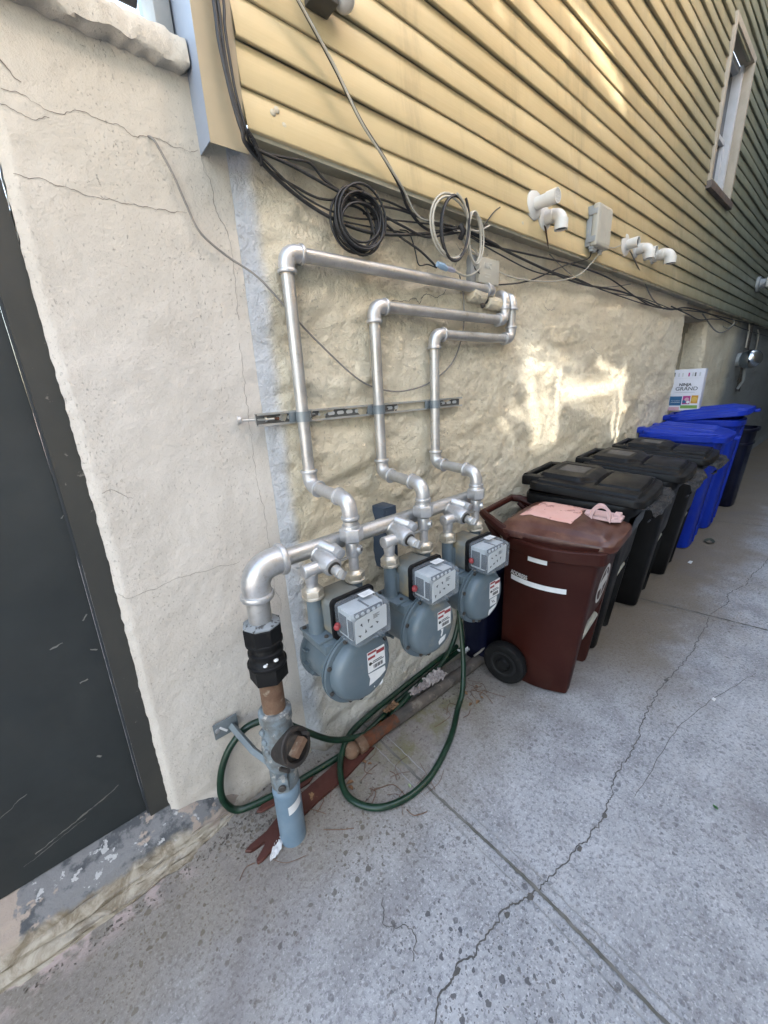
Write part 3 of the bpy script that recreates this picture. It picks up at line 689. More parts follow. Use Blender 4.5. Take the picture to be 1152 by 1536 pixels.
for i in range(3):
    g=thing('gas_pipe',rl[i],'pipe',(PX[i],UY,ZB),'silver gas pipes on the wall')
    zb=ZB-(.0,.012,.02)[i]
    X,zt=PX[i],PZT[i]
    zd=zb-.012
    mb=MB();mb.cyl((X,UY,zb+.03),(X,UY,zt-.03),PR)
    mb.build('riser',SILV,g)
    mb=MB();mb.cyl((X+.03,UY,zt),(XE[i]-.03,UY,zt),PR);mb.build('top_run',SILV,g)
    mb=MB();mb.cyl((X,UY-.03,zb),(DX[i],DY+.03,zd),PR);mb.build('offset_run',SILV,g)
    mb=MB();elbow(mb,(X,UY,zt),(0,0,-1),(1,0,0),PR);mb.build('elbow',SILF,g)
    for (q,dd) in (((X,UY,zt-.0545),(0,0,-1)),((X+.0545,UY,zt),(1,0,0)),((X,UY,zb+.0545),(0,0,1)),((DX[i],DY,zd-.058),(0,0,-1))):
        mb=MB();mb.lathe(q,dd,[(0,PR*1.05),(.004,PR*1.06),(.007,PR*1.01)],18);mb.build('joint_compound',NUTM,g)
    mb=MB();elbow(mb,(X,UY,zb),(0,0,1),(DX[i]-X,DY-UY,zd-zb),PR);mb.build('elbow',SILF,g)
    mb=MB();elbow(mb,(DX[i],DY,zd),(X-DX[i],UY-DY,zb-zd),(0,0,-1),PR,1.1);mb.build('elbow',SILF,g)
    # drop, union, stop valve
    mb=MB();D=(DX[i],DY)
    mb.cyl((*D,zd-.02),(*D,1.08),PR*.98);mb.lathe((*D,1.108),(0,0,-1),[(0,PR*1.0),(.002,PR*1.2),(.02,PR*1.25),(.022,PR*1.02)],16)
    mb.build('drop',SILV,g)
    mb=MB();mb.hex((*D,1.083),(*D,1.040),.0385,.004).lathe((*D,1.094),(0,0,-1),[(0,.022),(.002,.029),(.012,.031)],16);mb.build('union',SILF,g)
    mb=MB();mb.cyl((*D,1.045),(*D,.93),.0165);mb.cyl((*D,1.035),(*D,.985),.0225,bev=.004)
    mb.lathe((DX[i]+.0,DY,1.008),(.55,-.83,.02),[(0,.012),(.022,.015),(.029,.015),(.031,.011)],14);mb.build('test_fitting',SILF,g)
    mb=MB();mb.lathe((DX[i]+.55*.0305,DY-.83*.0305,1.0085),(.55,-.83,.02),[(0,.006),(.0015,.006)],10);mb.build('screw',BOLT,g)
    # end at the house
    mb=MB();x=XE[i]
    if i==0:
        elbow(mb,(x,UY,zt),(-1,0,0),(.05,1,0),PR);mb.build('elbow',SILF,g)
        mb=MB();mb.cyl((x,UY+.03,zt),(x+.01,.05,zt),PR)
    else:
        zu=1.900-(.0,.0,.006)[i]
        elbow(mb,(x,UY,zt),(-1,0,0),(0,0,1),PR);mb.build('elbow',SILF,g)
        mb=MB();elbow(mb,(x,UY,zu),(0,0,-1),(0,1,0),PR);mb.build('elbow',SILF,g)
        mb=MB();mb.cyl((x,UY,zt+.03),(x,UY,zu-.03),PR);mb.cyl((x,UY+.03,zu),(x,.05,zu),PR)
    mb.build('wall_run',SILV,g)
# manifold with the meter cocks
MY,MZ,MR=-.238,1.027,.0275
RX0,RX1=.333,.356
g=thing('gas_manifold','thick silver gas header pipe feeding all three meters','pipe',(RX1,MY,MZ))
mb=MB();mb.cyl((RX1+.04,MY,MZ),(1.385,MY,MZ),MR,seg=28);mb.lathe((1.36,MY,MZ),(1,0,0),[(0,MR),(.002,MR*1.22),(.045,MR*1.22),(.05,MR*.9)],20);mb.build('header',SILV,g)
mb=MB();elbow(mb,(RX1,MY,MZ),(1,0,0),(0,0,-1),.034,1.0);mb.build('elbow',SILF,g)
mb=MB();mb.cyl((RX1,MY,MZ-.04),(RX1-.004,MY-.003,.84),.034,seg=28);mb.build('nipple',SILV,g)
for i in range(3):
    lx=DX[i]-NUTDX[i];vx=lx+.052
    mb=MB()
    # branch from header, then the cock's barrel along y
    mb.lathe((vx+.002,MY+.012,MZ-.008),(0,-1,-.22),[(0,.026),(.028,.026),(.03,.030),(.036,.030),(.040,.027),(.062,.031),(.09,.033),(.112,.031),(.120,.029),(.122,.020)],22)
    mb.lathe((vx+.034,MY-.055,MZ+.010),(0,-1,-.22),[(0,.010),(.004,.016),(.036,.017),(.050,.016),(.052,.010)],16)
    mb.lathe((vx+.012,MY-.03,MZ+.018),(.35,-1,-.22),[(0,.017),(.05,.014),(.062,.010)],14)
    mb.build('valve_body',SILF,g)
    mb=MB()
    c=V((vx+.002,MY-.112,MZ-.036))
    mb.cyl(c,c+V((0,-.030,-.0066)),.0165,bev=.002);mb.box((-.008,-.022,-.0135),(.008,0,.0135),.003,M=Matrix.Translation(c+V((0,-.026,-.005)))@Matrix.Rotation(R(35),4,'Y'))
    mb.build('key',SILV,g)
    mb=MB();mb.lathe(c+V((0,.004,.001)),(0,-1,-.22),[(0,.0215),(.0015,.0215)],20);mb.build('shadow_gap',BOLT,g)
    mb=MB();ze=MZ-.038;ly=DY
    mb.cyl((vx,ly,ze),(lx-.026,ly,ze),.0215,seg=22,bev=.003)
    mb.cyl((lx,ly,ze),(lx,ly,.915),.0185,seg=22);mb.lathe((lx,ly,ze-.012),(0,0,-1),[(0,.0215),(.02,.020),(.03,.0185)],20)
    mb.build('valve_outlet',SILF,g)
    mb=MB()   # lockwing bars
    mb.box((vx+.03,DY+.045,1.0),(DX[i]-.018,DY+.068,1.006),.002);mb.box((vx+.05,DY-.012,.985),(DX[i]-.014,DY-.002,.992),.002)
    mb.lathe((vx+.075,DY+.03,1.002),(0,-1,0),[(0,.011),(.008,.011)],12,True)
    mb.build('lock_wing',SILV,g)
# riser from the pavement
rs=thing('gas_riser','gas service riser standing in the pavement with black coupling and rusty pipe','pipe',(RX0,-.268,0))
rp=lambda z:V((RX0+(RX1-RX0)*z/.95,-.268+(.030)*z/.95,z))
ax=(rp(1)-rp(0)).normalized()
mb=MB();mb.lathe(rp(-.03),ax,[(0,.045),(.235,.045),(.245,.047),(.255,.047),(.262,.044),(.268,.040)],30);mb.build('sleeve',BLUG,rs)
mb=MB()
o=rp(.155)
for k in range(9):
    a=R(-115+k*8);nx,ny=math.cos(a),math.sin(a)
    for zz in (0,.036): mb.bm.verts.new(o+V((nx*.0468,ny*.0468,zz+.010*(k-4)/4)))
mb.bm.verts.ensure_lookup_table();vv=list(mb.bm.verts)
for k in range(8): mb.bm.faces.new([vv[2*k],vv[2*k+2],vv[2*k+3],vv[2*k+1]])
mb.build('sticker',WHT,rs)
mb=MB();mb.lathe(rp(.24),ax,[(0,.041),(.008,.046),(.06,.046),(.07,.040)],28)
mb.box((-.02,-.062,.0),(.02,-.03,.062),.006,M=Matrix.Translation(rp(.262))@Matrix.Rotation(R(-30),4,'Z'));mb.build('collar',VALV,rs)
mb=MB();mb.lathe(rp(.30)+V((-.034,-.058,-.008)),(-.5,-.86,0),[(0,.013),(.004,.013),(.006,.010)],8);mb.build('bolt',BOLT,rs)
mb=MB();mb.lathe(rp(.30),ax,[(0,.040),(.02,.046),(.05,.055),(.10,.058),(.15,.052),(.19,.046),(.205,.052),(.238,.052),(.245,.044)],26)
for k in range(3): mb.lathe(rp(.42+.03*k)+V((-.045,-.02+.01*k,0)),(-1,-.5,.2),[(0,.012),(.012,.010),(.014,.006)],8)
mb.build('valve_body',VALV,rs)
pd=V((.30,-.88,.34)).normalized()
c=rp(.400)+pd*.020
mb=MB();mb.lathe(c,pd,[(0,.054),(.045,.058),(.062,.060),(.066,.057),(.066,.046),(.05,.044)],30,cap=False);mb.lathe(c+V((.042,-.02,.038)),pd,[(.03,.006),(.058,.006)],8);mb.lathe(c+V((-.045,-.03,-.038)),pd,[(.02,.007),(.06,.007)],8);mb.build('valve_collar',PLUG,rs)
mb=MB();mb.lathe(c+pd*.046,pd,[(0,.046),(.002,.044),(.008,.034),(.011,.030)],28);mb.build('valve_plug',BOLT,rs)
a_,b_=mb_f=MB().frame(pd)
Mk=Matrix.Translation(c+pd*.05)@Matrix(((a_.x,b_.x,pd.x,0),(a_.y,b_.y,pd.y,0),(a_.z,b_.z,pd.z,0),(0,0,0,1)))@Matrix.Rotation(R(22),4,'Z')
mb=MB();mb.box((-.030,-.010,0),(.030,.010,.038),.003,M=Mk);mb.build('valve_key',RUST,rs)
mb=MB();mb.lathe(rp(.53),ax,[(0,.036),(.155,.036)],28);mb.build('bare_pipe',RUST,rs)
mb=MB();z0=.665
pr=[(0,.040),(.002,.050),(.045,.052),(.050,.057),(.060,.058),(.066,.052),(.072,.047),(.085,.045),(.092,.049),(.102,.050),(.108,.046),(.116,.046),(.122,.053),(.132,.054),(.138,.053)]
mb.lathe(rp(z0),ax,pr,8);mb.build('coupling',BLK,rs,ang=50)
mb=MB();mb.hex(rp(z0-.006),rp(z0+.046),.058,.004).lathe(rp(z0+.046),ax,[(0,.058),(.003,.0595),(.011,.0595),(.014,.056)],28)
mb.lathe(rp(z0+.082),ax,[(0,.047),(.004,.053),(.014,.053),(.018,.048)],28).lathe(rp(z0+.118),ax,[(0,.049),(.004,.056),(.012,.056),(.015,.053)],28)
mb.lathe(rp(z0+.13),ax,[(0,.053),(.003,.058),(.048,.0585),(.052,.054)],8);mb.build('coupling_nut',BLK,rs,ang=30)
mb=MB();mb.lathe(rp(z0+.1815),ax,[(0,.057),(.004,.0575),(.008,.050),(.012,.042),(.013,.035)],8);mb.build('coupling_top',surf('grey_coupling_face',(.27,.29,.30),(.21,.23,.24),20,(.5,.6),.1,90,dirt=(.06,.06,.06),dscale=60,dthr=(.55,.6)),rs,ang=30)
mb=MB()
for k,(a,zz,s) in enumerate(((-118,.735,.012),(-80,.742,.014),(-112,.740,.006))):
    p=rp(zz)+V((math.cos(R(a))*.0505,math.sin(R(a))*.0505,0));mb.ball(p,s*.55,8,(1,1,.6))
mb.build('paint_splash',WHT,rs)
# wall bracket of the riser
bk=thing('pipe_bracket','small bent galvanised bracket from the stucco to the blue grey riser sleeve','bracket',(.242,0,.355))
mb=MB();mb.box((.200,-.016,.325),(.285,-.009,.388),.002)
mb.tube([(.262,-.016,.352),(.268,-.06,.345),(.285,-.15,.325),(.315,-.235,.312)],[.013]*4,4);mb.build('arm',ZINC,bk)
mb=MB()
for q in ((.212,.362),(.262,.342)): mb.lathe((q[0],-.0155,q[1]),(0,-1,0),[(0,.009),(.003,.009),(.004,.006)],12)
mb.build('screw',SILF,bk)
mb=MB();mb.box((-.004,-.0005,-.019),(.004,.0008,.019),0,M=Matrix.Translation((.232,-.0165,.355))@Matrix.Rotation(R(-38),4,'Y'));mb.build('slot',WHT,bk)
# strut channel
st=thing('strut_channel','long slotted galvanised strut fixed across the wall behind the three pipes','strut',(1.0,-.03,1.42))
SX0,SX1,SZ=.512,1.525,1.4245
mb=MB();mb.box((SX0,-.0310,SZ-.0205),(SX1,-.0285,SZ+.0205)).box((SX0,-.0500,SZ+.018),(SX1,-.0310,SZ+.0205)).box((SX0,-.0500,SZ-.0205),(SX1,-.0310,SZ-.018))
mb.box((SX0,-.0495,SZ+.0135),(SX1,-.0480,SZ+.018)).box((SX0,-.0495,SZ-.018),(SX1,-.0480,SZ-.0135));mb.build('channel',GALV,st)
mb=MB();x=SX0+.085
while x<SX1-.02:
    mb.prism([(math.cos(a)*.0065+(.0085 if math.cos(a)>=0 else -.0085),math.sin(a)*.0065) for a in [R(k*20+10) for k in range(18)]],(1,0,0),(0,0,1),(0,-1,0),(x,-.0317,SZ),.0006);x+=.0405
mb.build('slot',WHT,st)
mb=MB();mb.box((SX0+.002,-.0316,SZ-.0178),(SX1-.002,-.0311,SZ+.0178));mb.build('channel_inside',surf('strut_shade_steel',(.15,.15,.145),(.11,.11,.105),10,(.5,.6),0),st)
mb=MB();mb.lathe((SX0+.03,-.034,SZ),(-1,.25,.03),[(0,.004),(.085,.004)],8);mb.lathe((SX0+.03,-.036,SZ),(1,-.2,0),[(0,.008),(.006,.008),(.007,.004),(.03,.004)],8);mb.build('anchor_rod',GALV,st)
mb=MB();mb.lathe((SX0-.038,-.018,SZ+.003),(-1,.25,.03),[(0,.006),(.004,.012),(.010,.013),(.014,.013)],12);mb.build('anchor_nut',SILF,st)
mb=MB();mb.lathe((SX0+.062,-.042,SZ),(1,-.2,0),[(0,.0045),(.012,.006),(.014,.004)],8);mb.build('rust_tip',RUST2,st)
for i in range(3):
    mb=MB();X=PX[i]
    mb.lathe((X,UY,SZ-.0165),(0,0,1),[(0,PR*1.04),(0,PR*1.14),(.033,PR*1.14),(.033,PR*1.04)],20,cap=False)
    mb.box((X-.040,-.055,SZ-.0165),(X-.018,-.0455,SZ+.0165),.002).box((X+.018,-.074,SZ-.0165),(X+.030,-.0455,SZ+.0165),.002)
    cl=mb.build('clamp',ZINC,st)
    mb=MB();mb.lathe((X+.030,-.062,SZ),(1,0,0),[(0,.010),(.006,.010),(.007,.005),(.022,.004)],6);mb.build('clamp_bolt',BOLT,cl)
# ================================================================== GAS METERS
def make_meter(cx,nd,label,variant):
    """cx: centre of the case; nd: distance between the two connections"""
    y0=DY
    g=thing('gas_meter',label,'gas meter',(cx,-.31,.53),'gas meters on the header pipe')
    cz=.660
    mb=MB();mb.lathe((cx,-.215,cz),(0,-1,0),[(0,.085),(.004,.098),(.016,.106),(.018,.122),(.027,.122),(.029,.107),(.10,.104),(.165,.104),(.167,.1290),(.174,.1290)],44)
    for k in range(14):
        a=R(k*360/14+8);mb.box((-.0025,-.012,-.012),(.0025,.012,.006),0,M=Matrix.Translation((cx+math.cos(a)*.114,-.252,cz+math.sin(a)*.114))@Matrix.Rotation(-a+R(90),4,'Y'))
    mb.prism([(-.045,-.112),(.0,-.137),(.045,-.112)],(1,0,0),(0,0,1),(0,-1,0),(cx,-.375,cz),.022)
    mb.build('case',METR,g)
    mb=MB();mb.lathe((cx,-.3915,cz),(0,-1,0),[(0,.1275),(.006,.1275),(.0075,.1255),(.0076,.110),(.020,.1095),(.034,.105),(.043,.097),(.048,.085),(.049,.05)],44)
    mb.prism([(-.040,-.113),(-.012,-.134),(.012,-.134),(.040,-.113)],(1,0,0),(0,0,1),(0,-1,0),(cx,-.392,cz),.006);mb.build('front_cover',METR,g)
    for k in range(8):
        a=R(22.5+k*45)
        mb=MB();mb.lathe((cx+math.cos(a)*.1185,-.3985,cz+math.sin(a)*.1185),(0,-1,0),[(0,.0072),(.006,.0072),(.0075,.004)],8);mb.build('bolt',BOLT,g)
    mb=MB();mb.lathe((cx,-.397,cz-.126),(0,-1,0),[(0,.011),(.004,.011)],10);mb.build('drain_plug',BOLT,g)
    # table + top casting
    hw=nd/2
    mb=MB();mb.box((cx-hw-.036,-.365,.770),(cx+hw+.036,-.245,.780),.004);mb.box((cx-.105,-.385,.735),(cx+.105,-.235,.771),.008);mb.build('flange_table',METR,g)
    mb=MB();mb.box((cx-.066,-.372,.779),(cx+.068,-.250,.893),.014,seg=3);mb.build('top_casting',METT,g)
    for s in (-1,1):
        x=cx+s*hw
        mb=MB();mb.lathe((x,y0,.779),(0,0,1),[(0,.028),(.01,.0255),(.10,.0235),(.128,.0235)],22)
        if s<0: mb.box((x+.005,y0-.022,.785),(cx-.05,y0+.022,.868),.01)
        else: mb.box((cx+.05,y0-.022,.785),(x-.005,y0+.022,.868),.01)
        mb.build('connection',METR,g)
        mb=MB();mb.hex((x,y0,.903),(x,y0,.929),.0335,.003).lathe((x,y0,.897),(0,0,1),[(0,.030),(.002,.034),(.008,.034),(.010,.031)],22).lathe((x,y0,.929),(0,0,1),[(0,.028),(.004,.025),(.008,.020)],18);mb.build('nut',NUTM,g)
        mb=MB();mb.lathe((x-s*.0-.0,-.352,.7805),(0,0,1),[(0,.007),(.004,.007),(.005,.004)],8);mb.lathe((x+s*.026,-.262,.7805),(0,0,1),[(0,.007),(.004,.007)],8);mb.build('bolt',BOLT,g)
    # index
    ix0,ix1,iz0,iz1=cx-.060,cx+.080,.788,.903
    mb=MB()
    def rr(x0,x1,z0,z1,r,n=5):
        o=[]
        for (qx,qz,a0) in ((x1-r,z1-r,0),(x0+r,z1-r,90),(x0+r,z0+r,180),(x1-r,z0+r,270)):
            for k in range(n+1):
                a=R(a0+90*k/n);o.append((qx+math.cos(a)*r,qz+math.sin(a)*r))
        return o
    gk=rr(ix0-.010,ix1+.010,iz0-.014,iz1+.008,.016)
    mb.prism(gk,(1,0,0),(0,0,1),(0,-1,0),(0,-.3715,0),.012);mb.build('index_gasket',BLK,g)
    yb,yf=-.384,-.478
    mb=MB();back=rr(ix0,ix1,iz0,iz1,.012);fr=rr(ix0+.004,ix1-.002,iz0+.003,iz1-.010,.008)
    mb.loft([[(x,yb,z) for x,z in back],[(x,yb-.06,z-.002) for x,z in back],[(x,yf+.004,z) for x,z in fr],[(x,yf,z) for x,z in rr(ix0+.007,ix1-.005,iz0+.006,iz1-.013,.008)]],cap0=False)
    ic=mb.build('index_cover',CLEAR,g)
    mb=MB();mb.box((ix0+.008,-.452,iz0+.012),(ix1-.010,-.385,iz1-.014),.004);mb.build('mechanism',MECH,ic)
    mb=MB();mb.box((ix0+.006,-.430,iz0+.022),(ix0+.0085,-.392,iz1-.030)).box((ix0+.02,-.4605,iz1-.028),(ix1-.02,-.4525,iz1-.016)).box((cx+.012,-.452,iz1-.0139),(cx+.018,-.40,iz1-.0125)).box((ix0+.006,-.46,iz0+.02),(ix0+.0085,-.438,iz1-.034));mb.build('mechanism_dark',MECD,ic)
    mb=MB()
    for k in range(5): mb.lathe((ix0+.026+.02*k,-.4535,iz1-.022),(0,-1,0),[(0,.006),(.009,.006)],10)
    mb.build('counter_wheel',MECH,ic)
    py=-.466
    dp=[(ix0+.010,iz0+.010),(ix1-.012,iz0+.020),(ix1-.009,iz1-.026),(ix1-.014,iz1-.020),(ix0+.020,iz1-.030),(ix0+.012,iz1-.036)]
    mb=MB();mb.prism(dp,(1,0,0),(0,0,1),(0,-1,0),(0,py,0),.0015);mb.build('dial_plate',DIAL,ic)
    mb=MB();random.seed(variant)
    for k,(px,pz) in enumerate(((.034,.064),(.060,.068),(.026,.030),(.048,.036),(.070,.042),(.092,.048))):
        a=random.random()*6;s=.0085
        mb.prism([(math.cos(a)*s,math.sin(a)*s),(math.cos(a+2.3)*s*.6,math.sin(a+2.3)*s*.6),(math.cos(a-2.3)*s*.6,math.sin(a-2.3)*s*.6)],(1,0,0),(0,0,1),(0,-1,0),(ix0+px,py-.0016,iz0+pz),.0008)
    for k in range(4): mb.box((ix0+.078,py-.0021,iz0+.066+.004*k),(ix0+.078+.024*(1 if k%2 else .7),py-.0016,iz0+.0675+.004*k))
    mb.build('dial_pointers',INK,ic)
    mb=MB();mb.box((cx+.020,-.420,iz1-.0005),(cx+.066,-.392,iz1+.0006),0,M=None);mb.build('top_sticker',WHT,g)
    mb=MB()
    for k in range(4): mb.box((cx+.026+.001*k,-.399-.005*k,iz1+.0007),(cx+.050+.004*(k%2),-.3975-.005*k,iz1+.0011))
    mb.build('sticker_print',MECH,g)
    mb=MB();mb.ball((ix0-.004,-.398,iz0+.046),.0105,12);mb.lathe((ix0-.004,-.398,iz0+.046),(-.75,-.6,0),[(0,.008),(.012,.009),(.014,.006)],12);mb.build('red_seal',RED,g)
    # stickers on the cover (face at y=-.4405)
    fy=-.4412
    def st(x0,x1,z0,z1,m,nm,poly=None,dy=0):
        mb=MB();mb.prism(poly or [(x0,z0),(x1,z0),(x1,z1),(x0,z1)],(1,0,0),(0,0,1),(0,-1,0),(cx,fy-dy,cz),.0008);mb.build(nm,m,g)
    st(.004,.074,.034,.064,WHT,'warning_label');st(.006,.040,.055,.062,RED,'warning_label_print',dy=.0009);st(.040,.072,.044,.056,RED,'warning_label_print',dy=.0009);st(.006,.034,.037,.045,RED,'warning_label_print',dy=.0009)
    st(.004,.074,-.010,.0335,WHT,'serial_label')
    mb=MB()
    for k in range(9): mb.box((cx+.026+.0042*k,fy-.0016,cz-.003),(cx+.026+.0042*k+(.0026 if k%3 else .0015),fy-.0009,cz+.010))
    mb.box((cx+.012,fy-.0016,cz+.017),(cx+.068,fy-.0009,cz+.0195)).box((cx+.024,fy-.0016,cz+.023),(cx+.060,fy-.0009,cz+.0255)).lathe((cx+.014,fy-.0009,cz+.020),(0,-1,0),[(0,.006),(.0007,.006)],12)
    mb.build('bar_code',INK,g)
    if variant==0:
        st(0,0,0,0,WHT,'torn_label',[(.004,-.014),(.072,-.018),(.073,-.036),(.050,-.048),(.018,-.056),(.004,-.058),(.010,-.034)])
        st(0,0,0,0,WHT,'paint_chip',[(.044,-.076),(.054,-.070),(.058,-.062),(.061,-.075),(.050,-.080)]);st(0,0,0,0,WHT,'paint_chip',[(.022,-.074),(.027,-.073),(.025,-.069)])
    elif variant==1:
        st(0,0,0,0,WHT,'torn_label',[(.020,-.012),(.034,-.014),(.030,-.034),(.022,-.044),(.020,-.036),(.025,-.024)])
        st(0,0,0,0,WHT,'torn_label',[(.008,-.060),(.016,-.050),(.048,-.044),(.040,-.064),(.010,-.074)])
    else:
        st(.010,.056,-.048,-.014,WHT,'inspection_label');st(0,0,0,0,WHT,'torn_label',[(.0,-.076),(.006,-.062),(.058,-.052),(.050,-.064),(.002,-.086)])
        mb=MB();mb.tube([(cx+.018,fy-.0012,cz-.022),(cx+.03,fy-.0012,cz-.036),(cx+.028,fy-.0012,cz-.024),(cx+.044,fy-.0012,cz-.038)],.0012,5);mb.build('label_scribble',INK,g)
    return g
ml=['round grey gas meter nearest the black coupled riser','middle one of the three gas meters on the header','gas meter beside the brown bin, with a square inspection label']
for i in range(3): make_meter(DX[i]-NUTDX[i]/2,NUTDX[i],ml[i],i)
# ================================================================== WHEELED BINS
def bring(hw,yf,yb,r,z,bulge=0,fb=0,rec=0,rw=0,bb=0,x0=0):
    """one level of a bin body, front at -y; rec: depth of the front recess of half width rw"""
    P=[]
    nf=21
    for i in range(nf):
        u=-1+2*i/(nf-1);x=u*(hw-r);y=yf-fb*(1-u*u)
        if rec and abs(x)<rw: y+=rec
        P.append((x,y,z))
    for k in range(1,4):
        a=R(-90+90*k/4);P.append((hw-r+math.cos(a)*r,yf+r+math.sin(a)*r,z))
    for i in range(9):
        t=i/8;y=yf+r+(yb-yf-2*r)*t;P.append((hw+bulge*(1-(2*t-1)**2),y,z))
    for k in range(1,4):
        a=R(90*k/4);P.append((hw-r+math.cos(a)*r,yb-r+math.sin(a)*r,z))
    for i in range(9):
        u=1-2*i/8;P.append((u*(hw-r),yb+bb*(1-u*u),z))
    for k in range(1,4):
        a=R(90+90*k/4);P.append((-hw+r+math.cos(a)*r,yb-r+math.sin(a)*r,z))
    for i in range(9):
        t=1-i/8;y=yf+r+(yb-yf-2*r)*t;P.append((-hw-bulge*(1-(2*t-1)**2),y,z))
    for k in range(1,4):
        a=R(180+90*k/4);P.append((-hw+r+math.cos(a)*r,yf+r+math.sin(a)*r,z))
    return P
def body(b0,b1,H,zrec=None,rec=.0,rw=0,levels=9):
    """b0,b1: dict hw,yf,yb,r,bulge,fb at bottom and top"""
    mb=MB();rings=[]
    zs=[0,.012]+[H*i/levels for i in range(1,levels+1)]
    if zrec: zs=sorted([z for z in zs if abs(z-zrec)>.02]+[zrec-.001,zrec+.03])
    for z in zs:
        t=z/H;q={k:b0[k]*(1-t)+b1[k]*t for k in b0}
        sh=.010 if z==0 else 0
        rings.append(bring(q['hw']-sh,q['yf']+sh,q['yb']-sh,q['r'],z,q['bulge'],q['fb'],rec if (zrec and z<zrec) else 0,rw))
    mb.loft(rings,cap1=False)
    return mb
def rim(b1,z,h,o,mat,root,name='rim'):
    mb=MB();rings=[]
    for dz,k in ((-h,o*.75),(-h*.9,o),(-.004,o),(0,o*.8),(0,-.006)):
        rings.append(bring(b1['hw']+k,b1['yf']-k,b1['yb']+k*.4,b1['r']+max(k,0)*.6,z+dz,b1['bulge'],b1['fb']))
    mb.loft(rings,cap0=False,cap1=False);return mb.build(name,mat,root,ang=40)
def wheel(mb,x,y,z,r,wd,s):
    mb.lathe((x,y,z),(s,0,0),[(0,r*.55),(0,r*.86),(.004,r*.95),(wd*.25,r),(wd*.75,r),(wd-.004,r*.95),(wd,r*.84),(wd-.006,r*.66),(wd-.008,r*.30),(wd+.004,r*.24),(wd+.004,r*.05)],36)
def heightlid(w0,w1,yf,yb,zf_,zb_,hfun,skirt,r=.05,nu=46,nv=60,fcurve=.02):
    """lid: width w0 at the front, w1 at the back (half widths), rounded front corners, height hfun(u,v) v=0 back,1 front"""
    mb=MB()
    def pos(u,v,extra=0):
        y=yb+(yf-yb)*v;hw=w1+(w0-w1)*v
        # round the four corners
        lim=1.0
        dy=min((v)*(yb-yf),(1-v)*(yb-yf))
        if dy<r: lim=1-(r-math.sqrt(max(0,r*r-(r-dy)**2)))/hw
        x=u*hw*lim
        y-=fcurve*(1-u*u)*sst(.5,1,v)
        return x,y,zb_+(zf_-zb_)*v
    g=[]
    for i in range(nu):
        row=[]
        for j in range(nv):
            u=-1+2*i/(nu-1);v=j/(nv-1)
            x,y,z=pos(u,v);row.append(mb.bm.verts.new(V((x,y,z+hfun(x,u,v)))))
        g.append(row)
    for i in range(nu-1):
        for j in range(nv-1): mb.bm.faces.new([g[i][j],g[i+1][j],g[i+1][j+1],g[i][j+1]])
    loop=[g[i][0] for i in range(nu)]+[g[nu-1][j] for j in range(1,nv)]+[g[i][nv-1] for i in range(nu-2,-1,-1)]+[g[0][j] for j in range(nv-2,0,-1)]
    cx=sum((v.co for v in loop),V())/len(loop)
    prev=loop
    for dz,gr in ((-.006,1.012),(-skirt*.9,1.018),(-skirt,1.010),(-skirt,.97)):
        cur=[mb.bm.verts.new(V((cx.x+(v.co.x-cx.x)*gr,cx.y+(v.co.y-cx.y)*gr,v.co.z+dz))) for v in loop]
        for k in range(len(loop)): mb.bm.faces.new([prev[k],prev[(k+1)%len(loop)],cur[(k+1)%len(loop)],cur[k]])
        prev=cur
    return mb
def box01(x,a,b,s): return sst(a-s,a+s,x)*(1-sst(b-s,b+s,x))
# ------------------------------------------------------------------ brown bin
bt=thing('wheeled_bin','small brown wheeled bin with pink latch and ADDRESS strip beside the meters','bin',(0,0,0))
b0=dict(hw=.190,yf=-.200,yb=.150,r=.020,bulge=.035,fb=.0);b1=dict(hw=.212,yf=-.285,yb=.150,r=.03,bulge=.055,fb=.004)
def flank(y,z):
    t=z/.815;q={k:b0[k]*(1-t)+b1[k]*t for k in b0}
    tt=(y-(q['yf']+q['r']))/((q['yb']-q['yf']-2*q['r']));return -(q['hw']+q['bulge']*(1-(2*tt-1)**2))-.0016
mb=body(b0,b1,.815,.385,.055,.125)
mb.build('body',BRNP,bt,ang=40)
rim(dict(b1,hw=.215),.800,.060,.020,BRNP,bt)
mb=MB();mb.tube([(flank(y,.748)+.0012,y,.748) for y in [.06-.02*k for k in range(12)]],.0035,6);mb.build('side_rib',BRNP,bt)
def hb(x,u,v):
    c=.050*(1-abs(u)**2.6)*sst(-.12,.25,v)*(1-.55*sst(.55,1.0,v))
    ridge=.012*box01(abs(u),-.1,.80,.05)*box01(v,.03,.90,.04)
    return c+ridge+.0015*noise.noise(V((x*9,v*5,2)))
mb=heightlid(.195,.262,-.325,.165,.822,.838,hb,.030,r=.06,fcurve=.012);mb.build('lid',BRNL,bt,ang=28)
mb=MB();mb.cyl((-.165,.285,.868),(.165,.285,.868),.017)
for s in (-1,1):
    mb.tube([(s*.235,.10,.800),(s*.225,.17,.832),(s*.195,.25,.862),(s*.165,.288,.868)],[.030,.027,.022,.019],10)
    mb.tube([(s*.225,.13,.70),(s*.215,.18,.77),(s*.190,.25,.84)],[.016,.018,.015],8)
mb.build('handle',BRNP,bt)
for s in (-1,1):
    mb=MB();wheel(mb,s*.235,.085,.112,.112,.062,s);wo=mb.build('wheel',BLK,bt)
    mb=MB();mb.lathe((s*.2895,.085,.112),(s,0,0),[(0,.070),(.003,.070),(.004,.062),(.0,.055),(.0,.030),(.006,.026),(.006,.006)],28);mb.build('hub',surf('wheel_hub',(.014,.014,.015),(.02,.02,.02),20,(.5,.6),.1,90,spec=.2) if 'wheel_hub' not in bpy.data.materials else bpy.data.materials['wheel_hub'],wo)
mb=MB();mb.cyl((-.24,.085,.112),(.24,.085,.112),.011);mb.build('axle',BOLT,bt)
